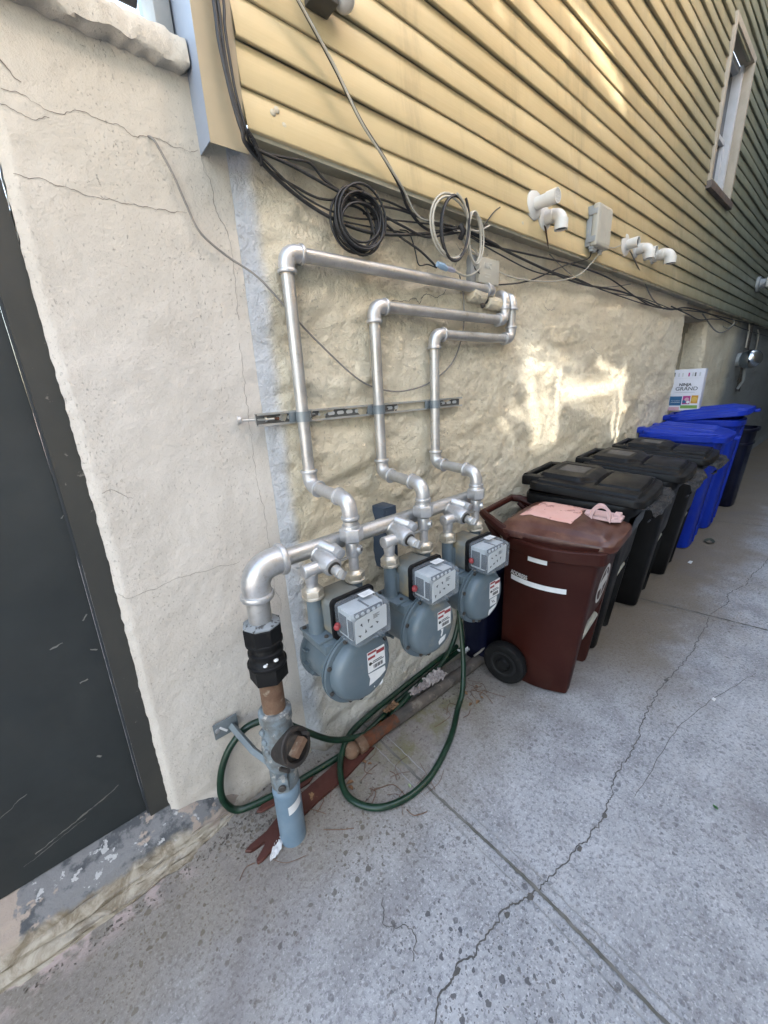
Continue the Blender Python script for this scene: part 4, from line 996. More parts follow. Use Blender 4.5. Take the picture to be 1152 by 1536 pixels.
mb=MB();mb.tube([(-.122,-.219,.318),(.122,-.219,.318)],.017,12);mb.build('lift_bar',LIFT,bt)
mb=MB()  # pink latch: plate and loop
lz=lambda y:.890-.10*(-.13-y)*0.4
mb.prism([(-.045,-.055),(-.020,-.085),(.045,-.085),(.062,-.06),(.062,.045),(.03,.075),(-.02,.07),(-.045,.04)],(1,0,0),(0,.995,.05),(0,-.05,1),(.035,-.215,.878),.013)
mb.build('latch_plate',PINK,bt,ang=30)
mb=MB()
A=cr([(-.006,-.258,.880),(-.006,-.254,.915),(-.006,-.234,.940),(-.005,-.208,.942),(-.005,-.188,.918),(-.005,-.182,.885)],6)
rings=[]
for i,p in enumerate(A):
    rings.append([(p.x-.018,p.y-.006,p.z-.006),(p.x+.018,p.y-.006,p.z-.006),(p.x+.018,p.y+.006,p.z+.007),(p.x-.018,p.y+.006,p.z+.007)])
mb.loft(rings);mb.build('latch_loop',PINK,bt,ang=60)
mb=MB();mb.box((.045,-.290,.880),(.085,-.262,.902),.004);mb.build('latch_hook',PINK,bt)
# paper notice lying on the lid surface
mb=MB()
poly=[];random.seed(3)
def lid_z(x,y):
    v=(.165-y)/(.49);hw=.262+(.195-.262)*v;u=x/hw
    return .838+(.822-.838)*v+hb(x,u,v)
def pap(u,v):
    x=-.135+.25*u+.012*noise.noise(V((u*7,v*7,2)));y=.105-.235*v+.010*noise.noise(V((u*8,3,v*7)))-.03*u
    if v>.93 and u>.35: y+=.05*(u-.35)
    return (x,y,lid_z(x,y)+.0022+.0012*noise.noise(V((u*9,v*9,5))))
mb.grid(26,26,pap);mb.build('paper_notice',PAPR,bt,recalc=False)
# side stickers: conform to the bulged left flank
def flankpatch(ya,za,yb_,zb_,h,mat,name):
    mb=MB();mb.grid(16,4,lambda u,v:(flank(ya+(yb_-ya)*u,za+(zb_-za)*u+h*(v-.5)),ya+(yb_-ya)*u,za+(zb_-za)*u+h*(v-.5)));mb.build(name,mat,bt,recalc=False)
flankpatch(.095,.588,-.170,.592,.026,WHT,'address_strip')
flankpatch(.005,.722,-.085,.722,.027,WHT,'blank_sticker')
ws=surf('off_white_lettering',(.66,.63,.60),(.6,.58,.55),20,(.5,.6),0)
tt=text('ADDRESS',.028,ws,'address_lettering',bt,(0,0,0),(1,0,0),(0,1,0),bold=.0006)
tt.data.transform(Matrix.Identity(4))
for v in tt.data.vertices:
    y=.097-v.co.x*.80;z=.6065+v.co.y;off=v.co.z
    v.co=V((flank(y,z)-.0005-off,y,z))
# front emblem: ring with a bag-and-arrow device
def frontface(x,z):
    t=z/.815;return (b0['yf']*(1-t)+b1['yf']*t)-(b1['fb']*t)*(1-(x/.19)**2)-.0022
mb=MB()
def ring2(cx,cz,r0,r1,n=40):
    a=[mb.bm.verts.new(V((cx+math.cos(k*2*math.pi/n)*r0,frontface(cx,cz+math.sin(k*2*math.pi/n)*r0),cz+math.sin(k*2*math.pi/n)*r0))) for k in range(n)]
    b=[mb.bm.verts.new(V((cx+math.cos(k*2*math.pi/n)*r1,frontface(cx,cz+math.sin(k*2*math.pi/n)*r1),cz+math.sin(k*2*math.pi/n)*r1))) for k in range(n)]
    for k in range(n): mb.bm.faces.new([a[k],a[(k+1)%n],b[(k+1)%n],b[k]])
EZ=.565
ring2(.0,EZ,.082,.100)
def poly2(pts): mb.bm.faces.new([mb.bm.verts.new(V((x,frontface(x,EZ+z),EZ+z))) for x,z in pts])
poly2([(-.080,-.012),(-.072,.030),(.028,.048),(.074,.020),(.080,-.014),(-.01,-.020)]);poly2([(-.012,-.020),(.016,-.022),(.012,-.078),(-.004,-.080)]);poly2([(.0,.050),(.028,.048),(.026,.072),(.006,.074)])
mb.build('emblem',ws,bt,recalc=False)
mb=MB();mb.box((-.150,-.2035,.02),(.150,-.2015,.30),0) if False else None
bt.location=(1.808,-.388,0);bt.rotation_euler=(0,0,R(8))
# ------------------------------------------------------------------ black bins
def make_black():
    g=thing('wheeled_bin','black wheeled bin directly behind the brown one','bin',(0,0,0),'black wheeled bins')
    b0=dict(hw=.185,yf=-.235,yb=.12,r=.03,bulge=.006,fb=.006);b1=dict(hw=.255,yf=-.335,yb=.185,r=.045,bulge=.012,fb=.012)
    body(b0,b1,.915,.50,.055,.115).build('body',BLKP,g,ang=40)
    rim(b1,.905,.055,.016,BLKP,g)
    def hk(x,u,v):
        crown=.016*(1-abs(u)**2.2)
        edge=.013*box01(abs(u),-.1,.90,.018)*box01(v,.07,.935,.014)
        wv=.80-.36*sst(.40,.60,v)
        h1=.022*box01(abs(u),-.1,wv*.86,.03)*sst(.03,.07,v)*(1-sst(.44,.60,v))
        ins=-.004*box01(abs(u),-.1,.36,.008)*box01(v,.14,.44,.008)
        gr=-.011*box01(abs(u),-.1,.72-.1*v,.012)*box01(v,.560,.925,.009)
        h2=.015*box01(abs(u),-.1,.67-.1*v,.014)*box01(v,.582,.905,.012)
        return crown+edge+h1+ins+gr+h2
    heightlid(.268,.285,-.385,.165,.935,.975,hk,.040,r=.055,nu=90,nv=110,fcurve=.018).build('lid',BLKP,g,ang=28)
    mb=MB()
    def lab(u,v):
        uu=-.30+.60*u;vv=.17+.24*v;y=.165+(-.385-.165)*vv;hw=.285+(.268-.285)*vv;x=uu*hw
        return (x,y,.975-.040*vv+hk(x,uu,vv)+.0014)
    mb.grid(14,14,lab);mb.build('lid_label',DECAL,g,recalc=False)
    mb=MB();mb.tube([(-.20,.212,.985),(.20,.212,.985)],.018,12)
    for s in (-1,1): mb.box((s*.20-.035,.10,.940),(s*.20+.035,.225,.998),.016)
    mb.build('handle',BLKP,g)
    mb=MB();mb.tube([(-.112,-.268,.45),(.112,-.268,.45)],.015,12);mb.build('lift_bar',LIFT,g)
    for s in (-1,1):
        mb=MB();wheel(mb,s*.19,.13,.125,.125,.05,s);mb.build('wheel',BLK,g)
    return g
bk0=make_black()
spots=[(2.245,-.300,8,None),(2.905,-.300,7,'middle black wheeled bin of three, its bag hanging out beneath the lid'),(3.545,-.290,6,'black wheeled bin nearest the blue bins')]
bk0['label']='black wheeled bin directly behind the brown one with a pale panel on its lid'
bk0.location=(spots[0][0],spots[0][1],0);bk0.rotation_euler=(0,0,R(spots[0][2]))
for x,y,a,l in spots[1:]: dup(bk0,(x,y,0),R(a),l)
# bags caught under the lids
def bag(o,ang,seed,label,w=.27,drop=.075):
    mb=MB();random.seed(seed);ca,sa=math.cos(R(ang)),math.sin(R(ang))
    def f(u,v):
        s=(u-.5)*2;x=s*w;
        y=-.400-.02*(1-s*s)-.040*math.sin(v*3.1)*(.6+.5*sst(-.2,.9,s))+.012*noise.noise(V((u*9+seed,v*4,1)))
        z=.905-drop*v*(1+.35*noise.noise(V((u*6+seed,3,2))))+.010*noise.noise(V((u*22,v*9,seed)))
        if v<.15: y+=.05*(1-v/.15)
        return (o[0]+x*ca-y*sa,o[1]+x*sa+y*ca,z)
    mb.grid(60,14,f)
    def f2(u,v):
        t=u;y=-.40+.34*t;x=.272+.030*math.sin(v*3.0)+.010*noise.noise(V((u*9,v*3,seed+4)))
        z=.905-drop*v*(1-.6*t)*(1+.4*noise.noise(V((u*7,seed,v))))+.006*noise.noise(V((u*25,v*9,seed)))
        x=-x if False else x
        return (o[0]+x*ca-y*sa,o[1]+x*sa+y*ca,z)
    return tag(mb.build('bin_bag',BAG,None,ang=60),label,'bin bag','bin bags caught under the lids')
bag(spots[0],8,2,'crumpled shiny black bag edge under the lid of the first black bin',.255,.065)
bag(spots[1],7,5,'black bag hanging from under the middle black bin\'s lid',.26,.085)
bag(spots[2],6,9,'black bag edge under the lid of the black bin nearest the blue ones',.26,.06)
# faded printed panel on the first black bin
mb=MB()
mb.grid(6,3,lambda u,v:(-.20+.33*u,-.352-.006*(1-(2*u-1)**2)+.0,.735+.085*v))
pl=mb.build('bin_print',surf('faded_bin_print',(.085,.095,.11),(.05,.055,.065),26,(.5,.65),0,dirt=(.16,.17,.19),dscale=20,dthr=(.55,.6)),bk0,recalc=False)
pl.matrix_parent_inverse=Matrix.Identity(4)
for v in pl.data.vertices: v.co.y=-.235-.10*(v.co.z/.915)-.018
# ------------------------------------------------------------------ blue bins
def make_blue(label,h,lidtilt,w=.30):
    g=thing('wheeled_bin',label,'bin',(0,0,0),'blue wheeled bins')
    b0=dict(hw=.215,yf=-.265,yb=.16,r=.06,bulge=.006,fb=.012);b1=dict(hw=w-.02,yf=-.335,yb=.22,r=.09,bulge=.01,fb=.02)
    body(b0,b1,h,None).build('body',BLUP,g,ang=40)
    rim(b1,h-.01,.05,.018,BLUP,g)
    mb=MB()
    for s in (-1,1): mb.tube([(s*.10,-.283,.05),(s*.115,-.355,h-.08)],.006,6)
    mb.build('front_rib',BLUP,g)
    def hl(x,u,v):
        crown=.035*(1-abs(u)**2.4)*sst(-.1,.2,v)*(1-.5*sst(.75,1,v))
        ribs=0
        for c in (-.55,-.28,0,.28,.55): ribs+=.010*box01(u,c-.07,c+.07,.03)*box01(v,.12,.80,.05)
        return crown+ribs+.010*box01(abs(u),-.1,.88,.04)*box01(v,.06,.94,.03)
    mb=heightlid(w-.03,w+.005,-.385,.19,0,0,hl,.045,r=.09,nu=60,nv=50,fcurve=.03)
    mb.tube([(-.20,.235,-.004),(.20,.235,-.004)],.02,12)
    for s in (-1,1): mb.box((s*.20-.045,.13,-.03),(s*.20+.045,.255,.018),.014)
    mb.box((-.07,-.452,-.035),(.07,-.400,-.012),.008)
    M=Matrix.Translation((0,.2,h+.02))@Matrix.Rotation(R(lidtilt),4,'X')@Matrix.Translation((0,-.2,0))
    mb.bm.transform(M)
    mb.build('lid',BLUP,g,ang=28)
    for s in (-1,1):
        mb=MB();wheel(mb,s*.20,.16,.13,.13,.05,s);mb.build('wheel',BLK,g)
    return g
b=make_blue('bright blue wheeled bin with closed lid, touching the last black bin',1.02,4.2,.33);b.location=(4.265,-.245,0);b.rotation_euler=(0,0,R(6))
b=make_blue('bright blue wheeled bin with its lid propped ajar, white carton behind',1.075,-6.5,.30);b.location=(4.96,-.245,0);b.rotation_euler=(0,0,R(5))
g=thing('waste_bin','narrow dark navy open topped bin at the far end of the row','bin',(0,0,0))
b0=dict(hw=.15,yf=-.20,yb=.2,r=.05,bulge=0,fb=.01);b1=dict(hw=.20,yf=-.25,yb=.25,r=.07,bulge=0,fb=.015)
body(b0,b1,.89).build('body',NAVP,g,ang=40);rim(b1,.895,.03,.022,NAVP,g);rim(dict(b1,hw=.19,yf=-.24,yb=.24),.74,.02,.012,NAVP,g,'band')
mb=MB()
for s in (-1,1): mb.tube([(s*.205,-.06,.80),(s*.235,-.03,.79),(s*.235,.05,.79),(s*.205,.08,.80)],.011,8)
mb.build('handle',NAVP,g)
g.location=(5.90,-.335,0)
# dark blue crate/tub half hidden behind the third meter
g=thing('storage_tub','dark navy plastic tub wedged between the wall and the brown bin','tub',(0,0,0))
b0=dict(hw=.12,yf=-.07,yb=.07,r=.03,bulge=0,fb=.0);b1=dict(hw=.15,yf=-.09,yb=.09,r=.03,bulge=0,fb=.0)
body(b0,b1,.58).build('body',NAVP,g,ang=40);rim(b1,.585,.03,.012,NAVP,g);g.location=(1.66,-.135,0)
# ------------------------------------------------------------------ carton
ct=thing('carton','white appliance carton with fruit pictures standing upright behind the blue lids','carton',(0,0,0))
W_,H_=.262,.385
mb=MB();mb.box((0,-W_,0),(.085,0,H_),.0015);mb.build('box',CARD,ct)
def cp(y0,y1,z0,z1,m,n,poly=None):
    mb=MB()
    mb.prism(poly or [(y0,z0),(y1,z0),(y1,z1),(y0,z1)],(0,-1,0),(0,0,1),(-1,0,0),(-.0004,0,0),.0006);mb.build(n,m,ct)
cp(.018,.118,.048,.135,CBLU,'blue_panel');cp(.125,.185,.060,.138,CPUR,'fruit_photo');cp(.192,.245,.068,.142,CYEL,'fruit_photo')
cp(.115,.250,.020,.050,CGRN,'green_band');cp(.018,.108,.000,.034,CPNK,'photo_band')
for y,z,r,m in ((.140,.085,.016,CBLU),(.158,.105,.018,CPNK),(.170,.08,.013,WHT),(.218,.104,.024,surf('print_pale_gold',(.68,.45,.10),(.6,.36,.06),30,(.4,.5),0))):
    mb=MB();mb.lathe((-.001,-y,z),(-1,0,0),[(0,r),(.0006,r)],16);mb.build('fruit_print',m,ct)
al,bl=(0,-1,0),(0,0,1)
text('NINJA',.036,INK,'lettering',ct,(-.0006,-.075,.232),al,bl,bold=.0012)
text('GRAND',.047,MECD,'lettering',ct,(-.0006,-.050,.190),al,bl,bold=.0006,xs=1.08)
text('kitchen system',.013,MECD,'lettering',ct,(-.0006,-.055,.176),al,bl) if False else None
for k in range(3): cp(.05,.21,.170+.0,.1715,MECD,'text_line') if k==0 else cp(.03+.0*k,.105,.105-.015*k,.109-.015*k,WHT,'text_line')
for k,(y,c) in enumerate(((.018,INK),(.055,MECH),(.085,MECH),(.135,CPUR),(.165,MECH),(.185,MECD),(.22,MECH))):
    cp(y,y+.012,.318,.352 if c is not INK else .358,c,'side_print')
cp(0.002,.26,.300,.3012,MECH,'fold_line')
mb=MB()
ct.location=(4.80,-.010,1.150);ct.rotation_euler=(0,R(2),R(0))
# ================================================================== VENTS, BOXES, LAMPS ON THE HOUSE
def vent(x,z,ln,kind,label,r=.030,disc=.060,grille=False,parent_y=-.088):
    r*=.86;ln*=.92;disc*=.95;z-=.006
    g=thing('vent_pipe',label,'vent pipe',(x,parent_y,z),'white plastic vent pipes')
    if disc:
        mb=MB();mb.lathe((x,parent_y+.006,z),(0,-1,0),[(0,disc),(.008,disc),(.013,disc*.93),(.016,disc*.75),(.018,r*1.05)],32);mb.build('wall_flange',PVC,g)
    mb=MB()
    if kind=='stub':
        mb.lathe((x,parent_y,z),(0,-1,0),[(0,r),(ln-.05,r),(ln-.05,r*1.14),(ln,r*1.14),(ln,r*.98),(ln-.02,r*.96)],28,cap=False);mb.build('pipe',PVC,g)
        mb=MB();mb.lathe((x,parent_y-ln+.012,z),(0,-1,0),[(0,r*.98),(.001,r*.98)],24);bk=mb.build('dark_bore',MECD,g)
        if grille:
            mb=MB()
            for k in range(-3,4):
                h=math.sqrt(max(0,(r*.95)**2-(k*r*.27)**2));mb.box((x+k*r*.27-.0018,parent_y-ln+.001,z-h),(x+k*r*.27+.0018,parent_y-ln+.006,z+h))
            for k in (-1,0,1):
                h=math.sqrt((r*.95)**2-(k*r*.5)**2);mb.box((x-h,parent_y-ln+.002,z+k*r*.5-.0018),(x+h,parent_y-ln+.0055,z+k*r*.5+.0018))
            mb.build('grille',PVC,g)
    else:
        pts=[(x,parent_y,z),(x,parent_y-ln+.03,z)]
        R_=.040;c=V((x,parent_y-ln+.03,z-R_))
        arc=[c+V((0,-math.sin(a)*R_,math.cos(a)*R_)) for a in [R(9*k) for k in range(1,11)]]
        mb.tube([V(p) for p in pts]+arc,r,24)
        e=arc[-1]
        mb.lathe((x,parent_y-.01,z),(0,-1,0),[(0,r),(0,r*1.13),(.022,r*1.13),(.024,r)],24,cap=False)
        mb.lathe(e+V((0,0,.012)),(0,0,-1),[(0,r),(0,r*1.14),(.042,r*1.14),(.042,r*.97),(.015,r*.95)],24,cap=False)
        mb.lathe((x,parent_y-ln+.036,z),(0,-1,0),[(-.02,r),(-.02,r*1.12),(.006,r*1.12),(.008,r)],24,cap=False);mb.build('pipe',PVC,g)
        mb=MB();mb.lathe(e+V((0,0,-.022)),(0,0,-1),[(0,r*.98),(.001,r*.98)],24);mb.build('dark_bore',MECD,g)
vent(1.995,2.300,.125,'stub','straight white vent with a grille, nearest the camera on the siding',.031,.066,True)
vent(2.095,2.262,.085,'elbow','white vent elbow turned down beside the grilled vent',.031,.055)
vent(3.105,2.310,.085,'stub','first straight white vent right of the beige junction box',.031,.068)
vent(3.285,2.310,.085,'elbow','first down-turned white elbow right of the junction box',.033,.05)
vent(3.47,2.320,.075,'stub','short white vent between the two far down-turned elbows',.030,.05)
vent(3.61,2.318,.115,'elbow','last and largest white elbow of the far vent cluster',.038,.05)
mb=MB();mb.prism([(0,0),(.018,-.02),(.03,-.05),(.045,-.075),(.05,-.10),(.036,-.085),(.012,-.04),(-.01,-.01)],(1,0,0),(0,0,1),(0,-1,0),(2.085,-.0975,2.232),.0012);tag(mb.build('broken_siding',surf('dark_hole',(.05,.03,.02),(.09,.05,.03),20,(.9,1),0),None),'dark jagged break in the siding below the grilled vent','damage')
jb=thing('junction_box','beige ribbed plastic junction box on the siding between the two vent clusters','junction box',(2.63,-.1,2.2))
mb=MB();mb.box((2.545,-.118,2.205),(2.715,-.085,2.400),.008);mb.build('back_box',GREY,jb)
mb=MB();mb.box((2.541,-.152,2.202),(2.719,-.116,2.404),.012,seg=3)
for k in range(9): mb.box((2.580+.0155*k,-.1535,2.222),(2.588+.0155*k,-.1515,2.388),.0007,seg=1)
mb.build('lid',BEIGE,jb)
for z in (2.235,2.365):
    mb=MB();mb.box((2.536,-.146,z-.014),(2.5415,-.100,z+.014),.002);mb.build('latch',GREY,jb)
mb=MB()
for x in (2.565,2.60,2.675): mb.lathe((x,-.118,2.206),(0,0,-1),[(0,.016),(.012,.016),(.014,.012),(.026,.012)],10)
mb.build('cable_glands',GREY,jb)
ub=thing('utility_box','small grey cable box with faded print on the rough wall above the pipe ends','utility box',(1.69,-.03,1.93))
mb=MB();mb.box((1.612,-.066,1.932),(1.765,-.018,2.035),.005);mb.build('cover',BEIGE,ub)
mb=MB();mb.box((1.575,-.050,1.925),(1.611,-.014,2.040),.004);mb.build('side_bracket',GREY,ub)
UT=surf('faded_print',(.62,.60,.52),(.55,.53,.46),30,(.5,.6),0)
text('HBC',.030,UT,'lettering',ub,(1.645,-.0668,1.994),(1,0,0),(0,0,1),bold=.0006)
mb=MB()
for k in range(2): mb.box((1.652,-.0672,1.968-.011*k),(1.652+.045-.01*k,-.0666,1.972-.011*k))
mb.build('print_line',UT,ub)
ps=thing('pipe_stub','cream painted old pipe stubs with dark gaps behind the silver pipe ends','pipe',(1.62,-.02,1.88))
mb=MB();mb.cyl((1.555,-.055,1.885),(1.66,-.050,1.878),.034,seg=22,bev=.006);mb.cyl((1.68,-.05,1.862),(1.80,-.045,1.858),.030,seg=22,bev=.006);mb.cyl((1.60,-.05,1.885),(1.60,.03,1.885),.03);mb.cyl((1.74,-.05,1.86),(1.74,.03,1.86),.03);mb.build('stub',RGH,ps)
mb=MB();mb.cyl((1.655,-.052,1.880),(1.685,-.050,1.868),.021);mb.lathe((1.648,-.060,1.845),(0,-1,0),[(0,.016),(.008,.014)],7);mb.build('dark_gap',BOLT,ps)
sb=thing('steel_plate','dark blue steel backplate upright on the wall behind the middle meter','plate',(1.03,-.03,.78))
mb=MB();mb.box((.962,-.105,.76),(.968,-.0,1.035),.001).box((.9685,-.105,.76),(1.03,-.099,1.0285),.001).box((.9685,-.105,1.029),(1.03,-.0,1.035),.001);mb.build('plate',surf('dark_blue_steel',(.035,.055,.085),(.05,.07,.10),8,(.45,.6),.1,90,dirt=(.2,.2,.19),dscale=16,dthr=(.62,.7)),sb)
wl=thing('wall_light','small grey box light with a pale bulb high on the siding near the corner trim','wall light',(.84,-.1,2.5))
mb=MB();mb.box((.790,-.150,2.492),(.862,-.09,2.60),.004);mb.build('housing',surf('dark_housing',(.09,.085,.07),(.07,.065,.055),10,(.5,.6),.05,60),wl)
mb=MB();mb.ball((.892,-.135,2.525),.030,16,(1,1,.9));mb.build('bulb',PVC,wl)
fl=thing('flood_light','pale floodlight on the greenish siding at the far right','wall light',(7.5,-.1,2.5))
mb=MB();mb.lathe((7.45,-.09,2.55),(0,-1,0),[(0,.09),(.03,.09),(.035,.06),(.12,.05)],20);mb.build('base',GREY,fl)
mb=MB();mb.box((7.25,-.36,2.47),(7.56,-.20,2.60),.03,seg=3);mb.build('head',PVC,fl)
mb=MB();mb.box((7.27,-.368,2.49),(7.53,-.3605,2.57),.002);mb.build('lens',MECD,fl)
dl=thing('security_light','shiny chrome dome security light on the slate blue far wall','wall light',(7.6,-.1,1.6))
mb=MB();mb.ball((7.55,-.17,1.64),.155,24,(1,.85,.8));mb.build('dome',CHRM,dl)
mb=MB();mb.cyl((7.55,-.02,1.64),(7.55,-.12,1.64),.09);mb.tube([(7.62,-.12,1.56),(7.66,-.13,1.35),(7.70,-.08,1.25)],.018,8);mb.build('bracket',GREY,dl)
cd=thing('conduit','dark vertical conduit pipe running down the far blue wall','conduit',(8.0,-.04,1.2))
mb=MB();mb.cyl((7.95,-.04,1.2),(7.95,-.04,2.14),.035);mb.build('pipe',BOLT,cd)
dsn=thing('downspout','grey downspout end beside the corner trim above the coping','downspout',(.45,.1,2.36))
mb=MB();mb.box((.432,.03,2.352),(.474,.12,6.0),.006);mb.build('pipe',GREY,dsn)
rl_=thing('railing','dark metal railing above the coping of the stucco wall','railing',(-.3,.25,2.35))
mb=MB();mb.cyl((-2,.25,2.565),(.46,.25,2.565),.020);mb.build('top_rail',BOLT,rl_)
for k in range(7):
    mb=MB();mb.cyl((-1.9+.33*k,.25,2.3),(-1.9+.33*k,.25,2.56),.010);mb.build('baluster',BOLT,rl_)
# ================================================================== CABLES
def cable(pts,r,mat,label,name='cable',group='cables along the wall',n=8):
    mb=MB();P=cr(pts,n)
    mb.tube(P,r,8);o=mb.build(name,mat,None,ang=80);return tag(o,label,'cable',group)
cable([(.520,-.108,2.50),(.527,-.108,2.384),(.526,-.110,2.312),(.534,-.110,2.245),(.543,-.110,2.190),(.555,-.110,2.148),(.574,-.1,2.119),(.701,-.06,2.074),(.84,-.062,2.029),(1.026,-.062,2.017),(1.286,-.065,2.061),(1.461,-.08,2.104),(1.691,-.08,2.09),(1.796,-.08,2.075),(2.257,-.065,2.047),(2.63,-.06,2.035),(3.247,-.06,2.053),(4.192,-.06,2.02),(4.718,-.07,2.069),(5.774,-.06,2.075),(7.219,-.06,2.028),(9.364,-.06,2.006)],.0055,BCAB,'thickest black cable, coming down the corner trim and sagging along the wall top')
cable([(.528,-.108,2.50),(.536,-.110,2.388),(.535,-.11,2.299),(.541,-.112,2.218),(.559,-.11,2.154),(.575,-.1,2.127),(.713,-.08,2.123),(.855,-.075,2.102),(1.023,-.07,2.08),(1.146,-.07,2.06),(1.286,-.07,2.047),(1.461,-.08,2.092),(1.681,-.07,2.083),(2.068,-.07,2.098),(2.484,-.07,2.112),(2.98,-.065,2.105),(3.459,-.06,2.048),(3.915,-.06,2.014),(4.77,-.06,2.053),(5.445,-.065,2.076),(6.695,-.065,2.09),(9.109,-.065,2.122)],.0042,BCAB,'black cable hugging the underside of the siding all along')
cable([(.545,-.108,2.50),(.550,-.110,2.394),(.544,-.112,2.344),(.546,-.112,2.277),(.551,-.112,2.216),(.565,-.112,2.156),(.579,-.1,2.132),(.633,-.085,2.13),(.715,-.085,2.139),(.77,-.085,2.142),(.832,-.075,2.114),(.959,-.075,2.092),(1.139,-.075,2.104),(1.314,-.072,2.098),(1.461,-.08,2.097)],.0036,BCAB,'thin black cable arching up once right of the corner trim')
cable([(.532,-.106,2.50),(.530,-.108,2.35),(.540,-.108,2.25),(.552,-.108,2.17),(.566,-.104,2.14)],.0032,WCAB,'short pale cable between the black ones on the corner trim')
cable([(.574,-.1,2.121),(.638,-.066,2.104),(.724,-.055,2.088),(.809,-.06,2.073),(.912,-.062,2.091),(1.062,-.07,2.12),(1.277,-.07,2.102),(1.461,-.08,2.104),(1.757,-.07,2.085),(2.199,-.06,2.058),(2.587,-.06,2.046),(3.221,-.055,2.026),(3.898,-.055,2.017),(4.6,-.055,2.05)],.0036,BCAB,'black cable passing over the top of the black coil')
cable([(.979,-.06,2.068),(1.04,-.06,2.068),(1.145,-.06,2.028),(1.25,-.06,1.998),(1.342,-.06,1.956)],.004,BCAB,'black cable running down from the coil to the blue splice')
cable([(.87,-.055,2.03),(1.0,-.055,2.035),(1.15,-.055,2.045),(1.3,-.06,2.055),(1.461,-.08,2.09)],.0028,BCAB,'thin black cable crossing level behind the coil and rings')
cable([(.60,-.13,2.62),(.735,-.13,2.485),(.748,-.125,2.471),(.851,-.122,2.375),(.937,-.122,2.28),(1.026,-.12,2.213),(1.105,-.11,2.154),(1.17,-.08,2.115),(1.258,-.065,2.08),(1.343,-.065,2.077),(1.461,-.08,2.104)],.0052,BCAB,'black overhead cable slanting down across the siding to the rings')
cable([(.60,-.137,2.608),(.721,-.136,2.476),(.745,-.133,2.462),(.850,-.13,2.367),(.936,-.13,2.268),(1.035,-.125,2.199),(1.11,-.115,2.153),(1.224,-.08,2.099),(1.352,-.07,2.105),(1.53,-.06,2.076),(1.674,-.06,2.015),(1.834,-.06,1.986),(2.055,-.06,1.989),(2.316,-.07,2.016),(2.531,-.09,2.074),(2.66,-.125,2.185)],.0034,WCAB,'long pale cable beside the overhead one, looping to the junction box')
cable([(1.507,-.045,1.915),(1.785,-.05,1.943),(2.053,-.055,1.991),(2.376,-.07,2.098),(2.573,-.1,2.15),(2.565,-.118,2.185)],.0036,BCAB,'black cable rising from behind the pipe ends to the junction box')
cable([(3.16,-.1,2.28),(3.231,-.1,2.252),(3.502,-.08,2.17),(3.81,-.06,2.069),(4.143,-.055,2.016)],.0042,GCAB,'grey cable drooping from the far vents to the wall top')
cable([(2.715,-.118,2.225),(2.80,-.12,2.235),(2.901,-.11,2.254),(3.02,-.10,2.29)],.0028,WCAB,'thin pale cable from the junction box to the far vents')
cable([(.354,.012,2.130),(.360,-.012,2.118),(.369,-.018,2.103),(.396,-.016,2.047),(.417,-.014,1.987),(.441,-.014,1.931),(.505,-.016,1.884),(.577,-.045,1.833),(.653,-.058,1.753),(.752,-.048,1.669),(.904,-.05,1.548),(1.013,-.05,1.502),(1.136,-.05,1.487),(1.294,-.05,1.513),(1.448,-.05,1.594),(1.522,-.05,1.722),(1.529,-.05,1.84),(1.515,-.05,1.90),(1.495,-.05,1.957)],.0030,GCAB,'long grey cable sagging from a hole in the stucco behind the silver pipes')
cable([(1.155,-.05,2.054),(1.206,-.045,2.055),(1.237,-.043,2.006),(1.257,-.043,1.957),(1.30,-.05,1.962),(1.342,-.06,1.953)],.0022,BCAB,'thin black wire kinked against the wall left of the splice')
cable([(1.572,-.09,2.099),(1.611,-.1,2.149),(1.65,-.108,2.19),(1.689,-.11,2.214)],.0026,BCAB,'stiff black cable end pointing up across the siding edge')
cable([(1.42,-.08,2.087),(1.513,-.09,2.106),(1.56,-.095,2.108),(1.635,-.1,2.141)],.0036,WCAB,'short pale cable end sticking out right of the rings')
cable([(1.453,-.08,2.096),(1.518,-.07,2.052),(1.605,-.065,2.031),(1.62,-.065,2.0),(1.593,-.072,1.972),(1.508,-.08,1.940),(1.421,-.08,1.949)],.004,WCAB,'pale cable curling down from the rings to the splice')
cable([(1.53,-.06,2.07),(1.57,-.055,2.03),(1.60,-.05,1.99),(1.615,-.067,1.965)],.002,BCAB,'hair-thin black wire hanging over the grey cable box')
cable([(6.6,-.05,2.12),(6.714,-.07,2.056),(6.5,-.06,1.99),(6.3,-.05,2.0)],.006,WCAB,'pale hooked cable end under the far siding')
cable([(5.3,-.06,2.06),(5.9,-.07,1.93),(6.4,-.06,1.95),(6.9,-.06,2.08)],.006,GCAB,'grey cable swagging below the far siding right of the recess')
cable([(7.0,-.05,2.10),(7.5,-.06,2.13),(7.75,-.06,2.05),(7.78,-.06,1.80)],.010,WCAB,'pale cable dropping to the chrome dome light')
cable([(8.4,-.06,2.06),(8.55,-.06,1.98),(8.6,-.06,1.7)],.010,WCAB,'pale cable hanging on the slate blue wall at the far right')
cable([(.60,-.095,2.118),(.75,-.07,2.06),(.92,-.062,2.045),(1.10,-.065,2.07),(1.30,-.075,2.09),(1.43,-.09,2.09)],.003,BCAB,'thin black cable sagging lowest between the corner trim and the coil')
cable([(1.46,-.085,2.095),(1.75,-.07,2.06),(2.1,-.065,2.03),(2.5,-.06,2.055),(3.0,-.06,2.03),(3.6,-.06,2.05),(4.3,-.06,2.03)],.003,BCAB,'thin black cable in shallow swags from the rings towards the recess')
cable([(2.2,-.07,2.125),(2.45,-.06,2.07),(2.7,-.055,2.04),(3.0,-.055,2.06),(3.35,-.06,2.115)],.0026,GCAB,'thin grey cable dipping below the siding under the junction box')
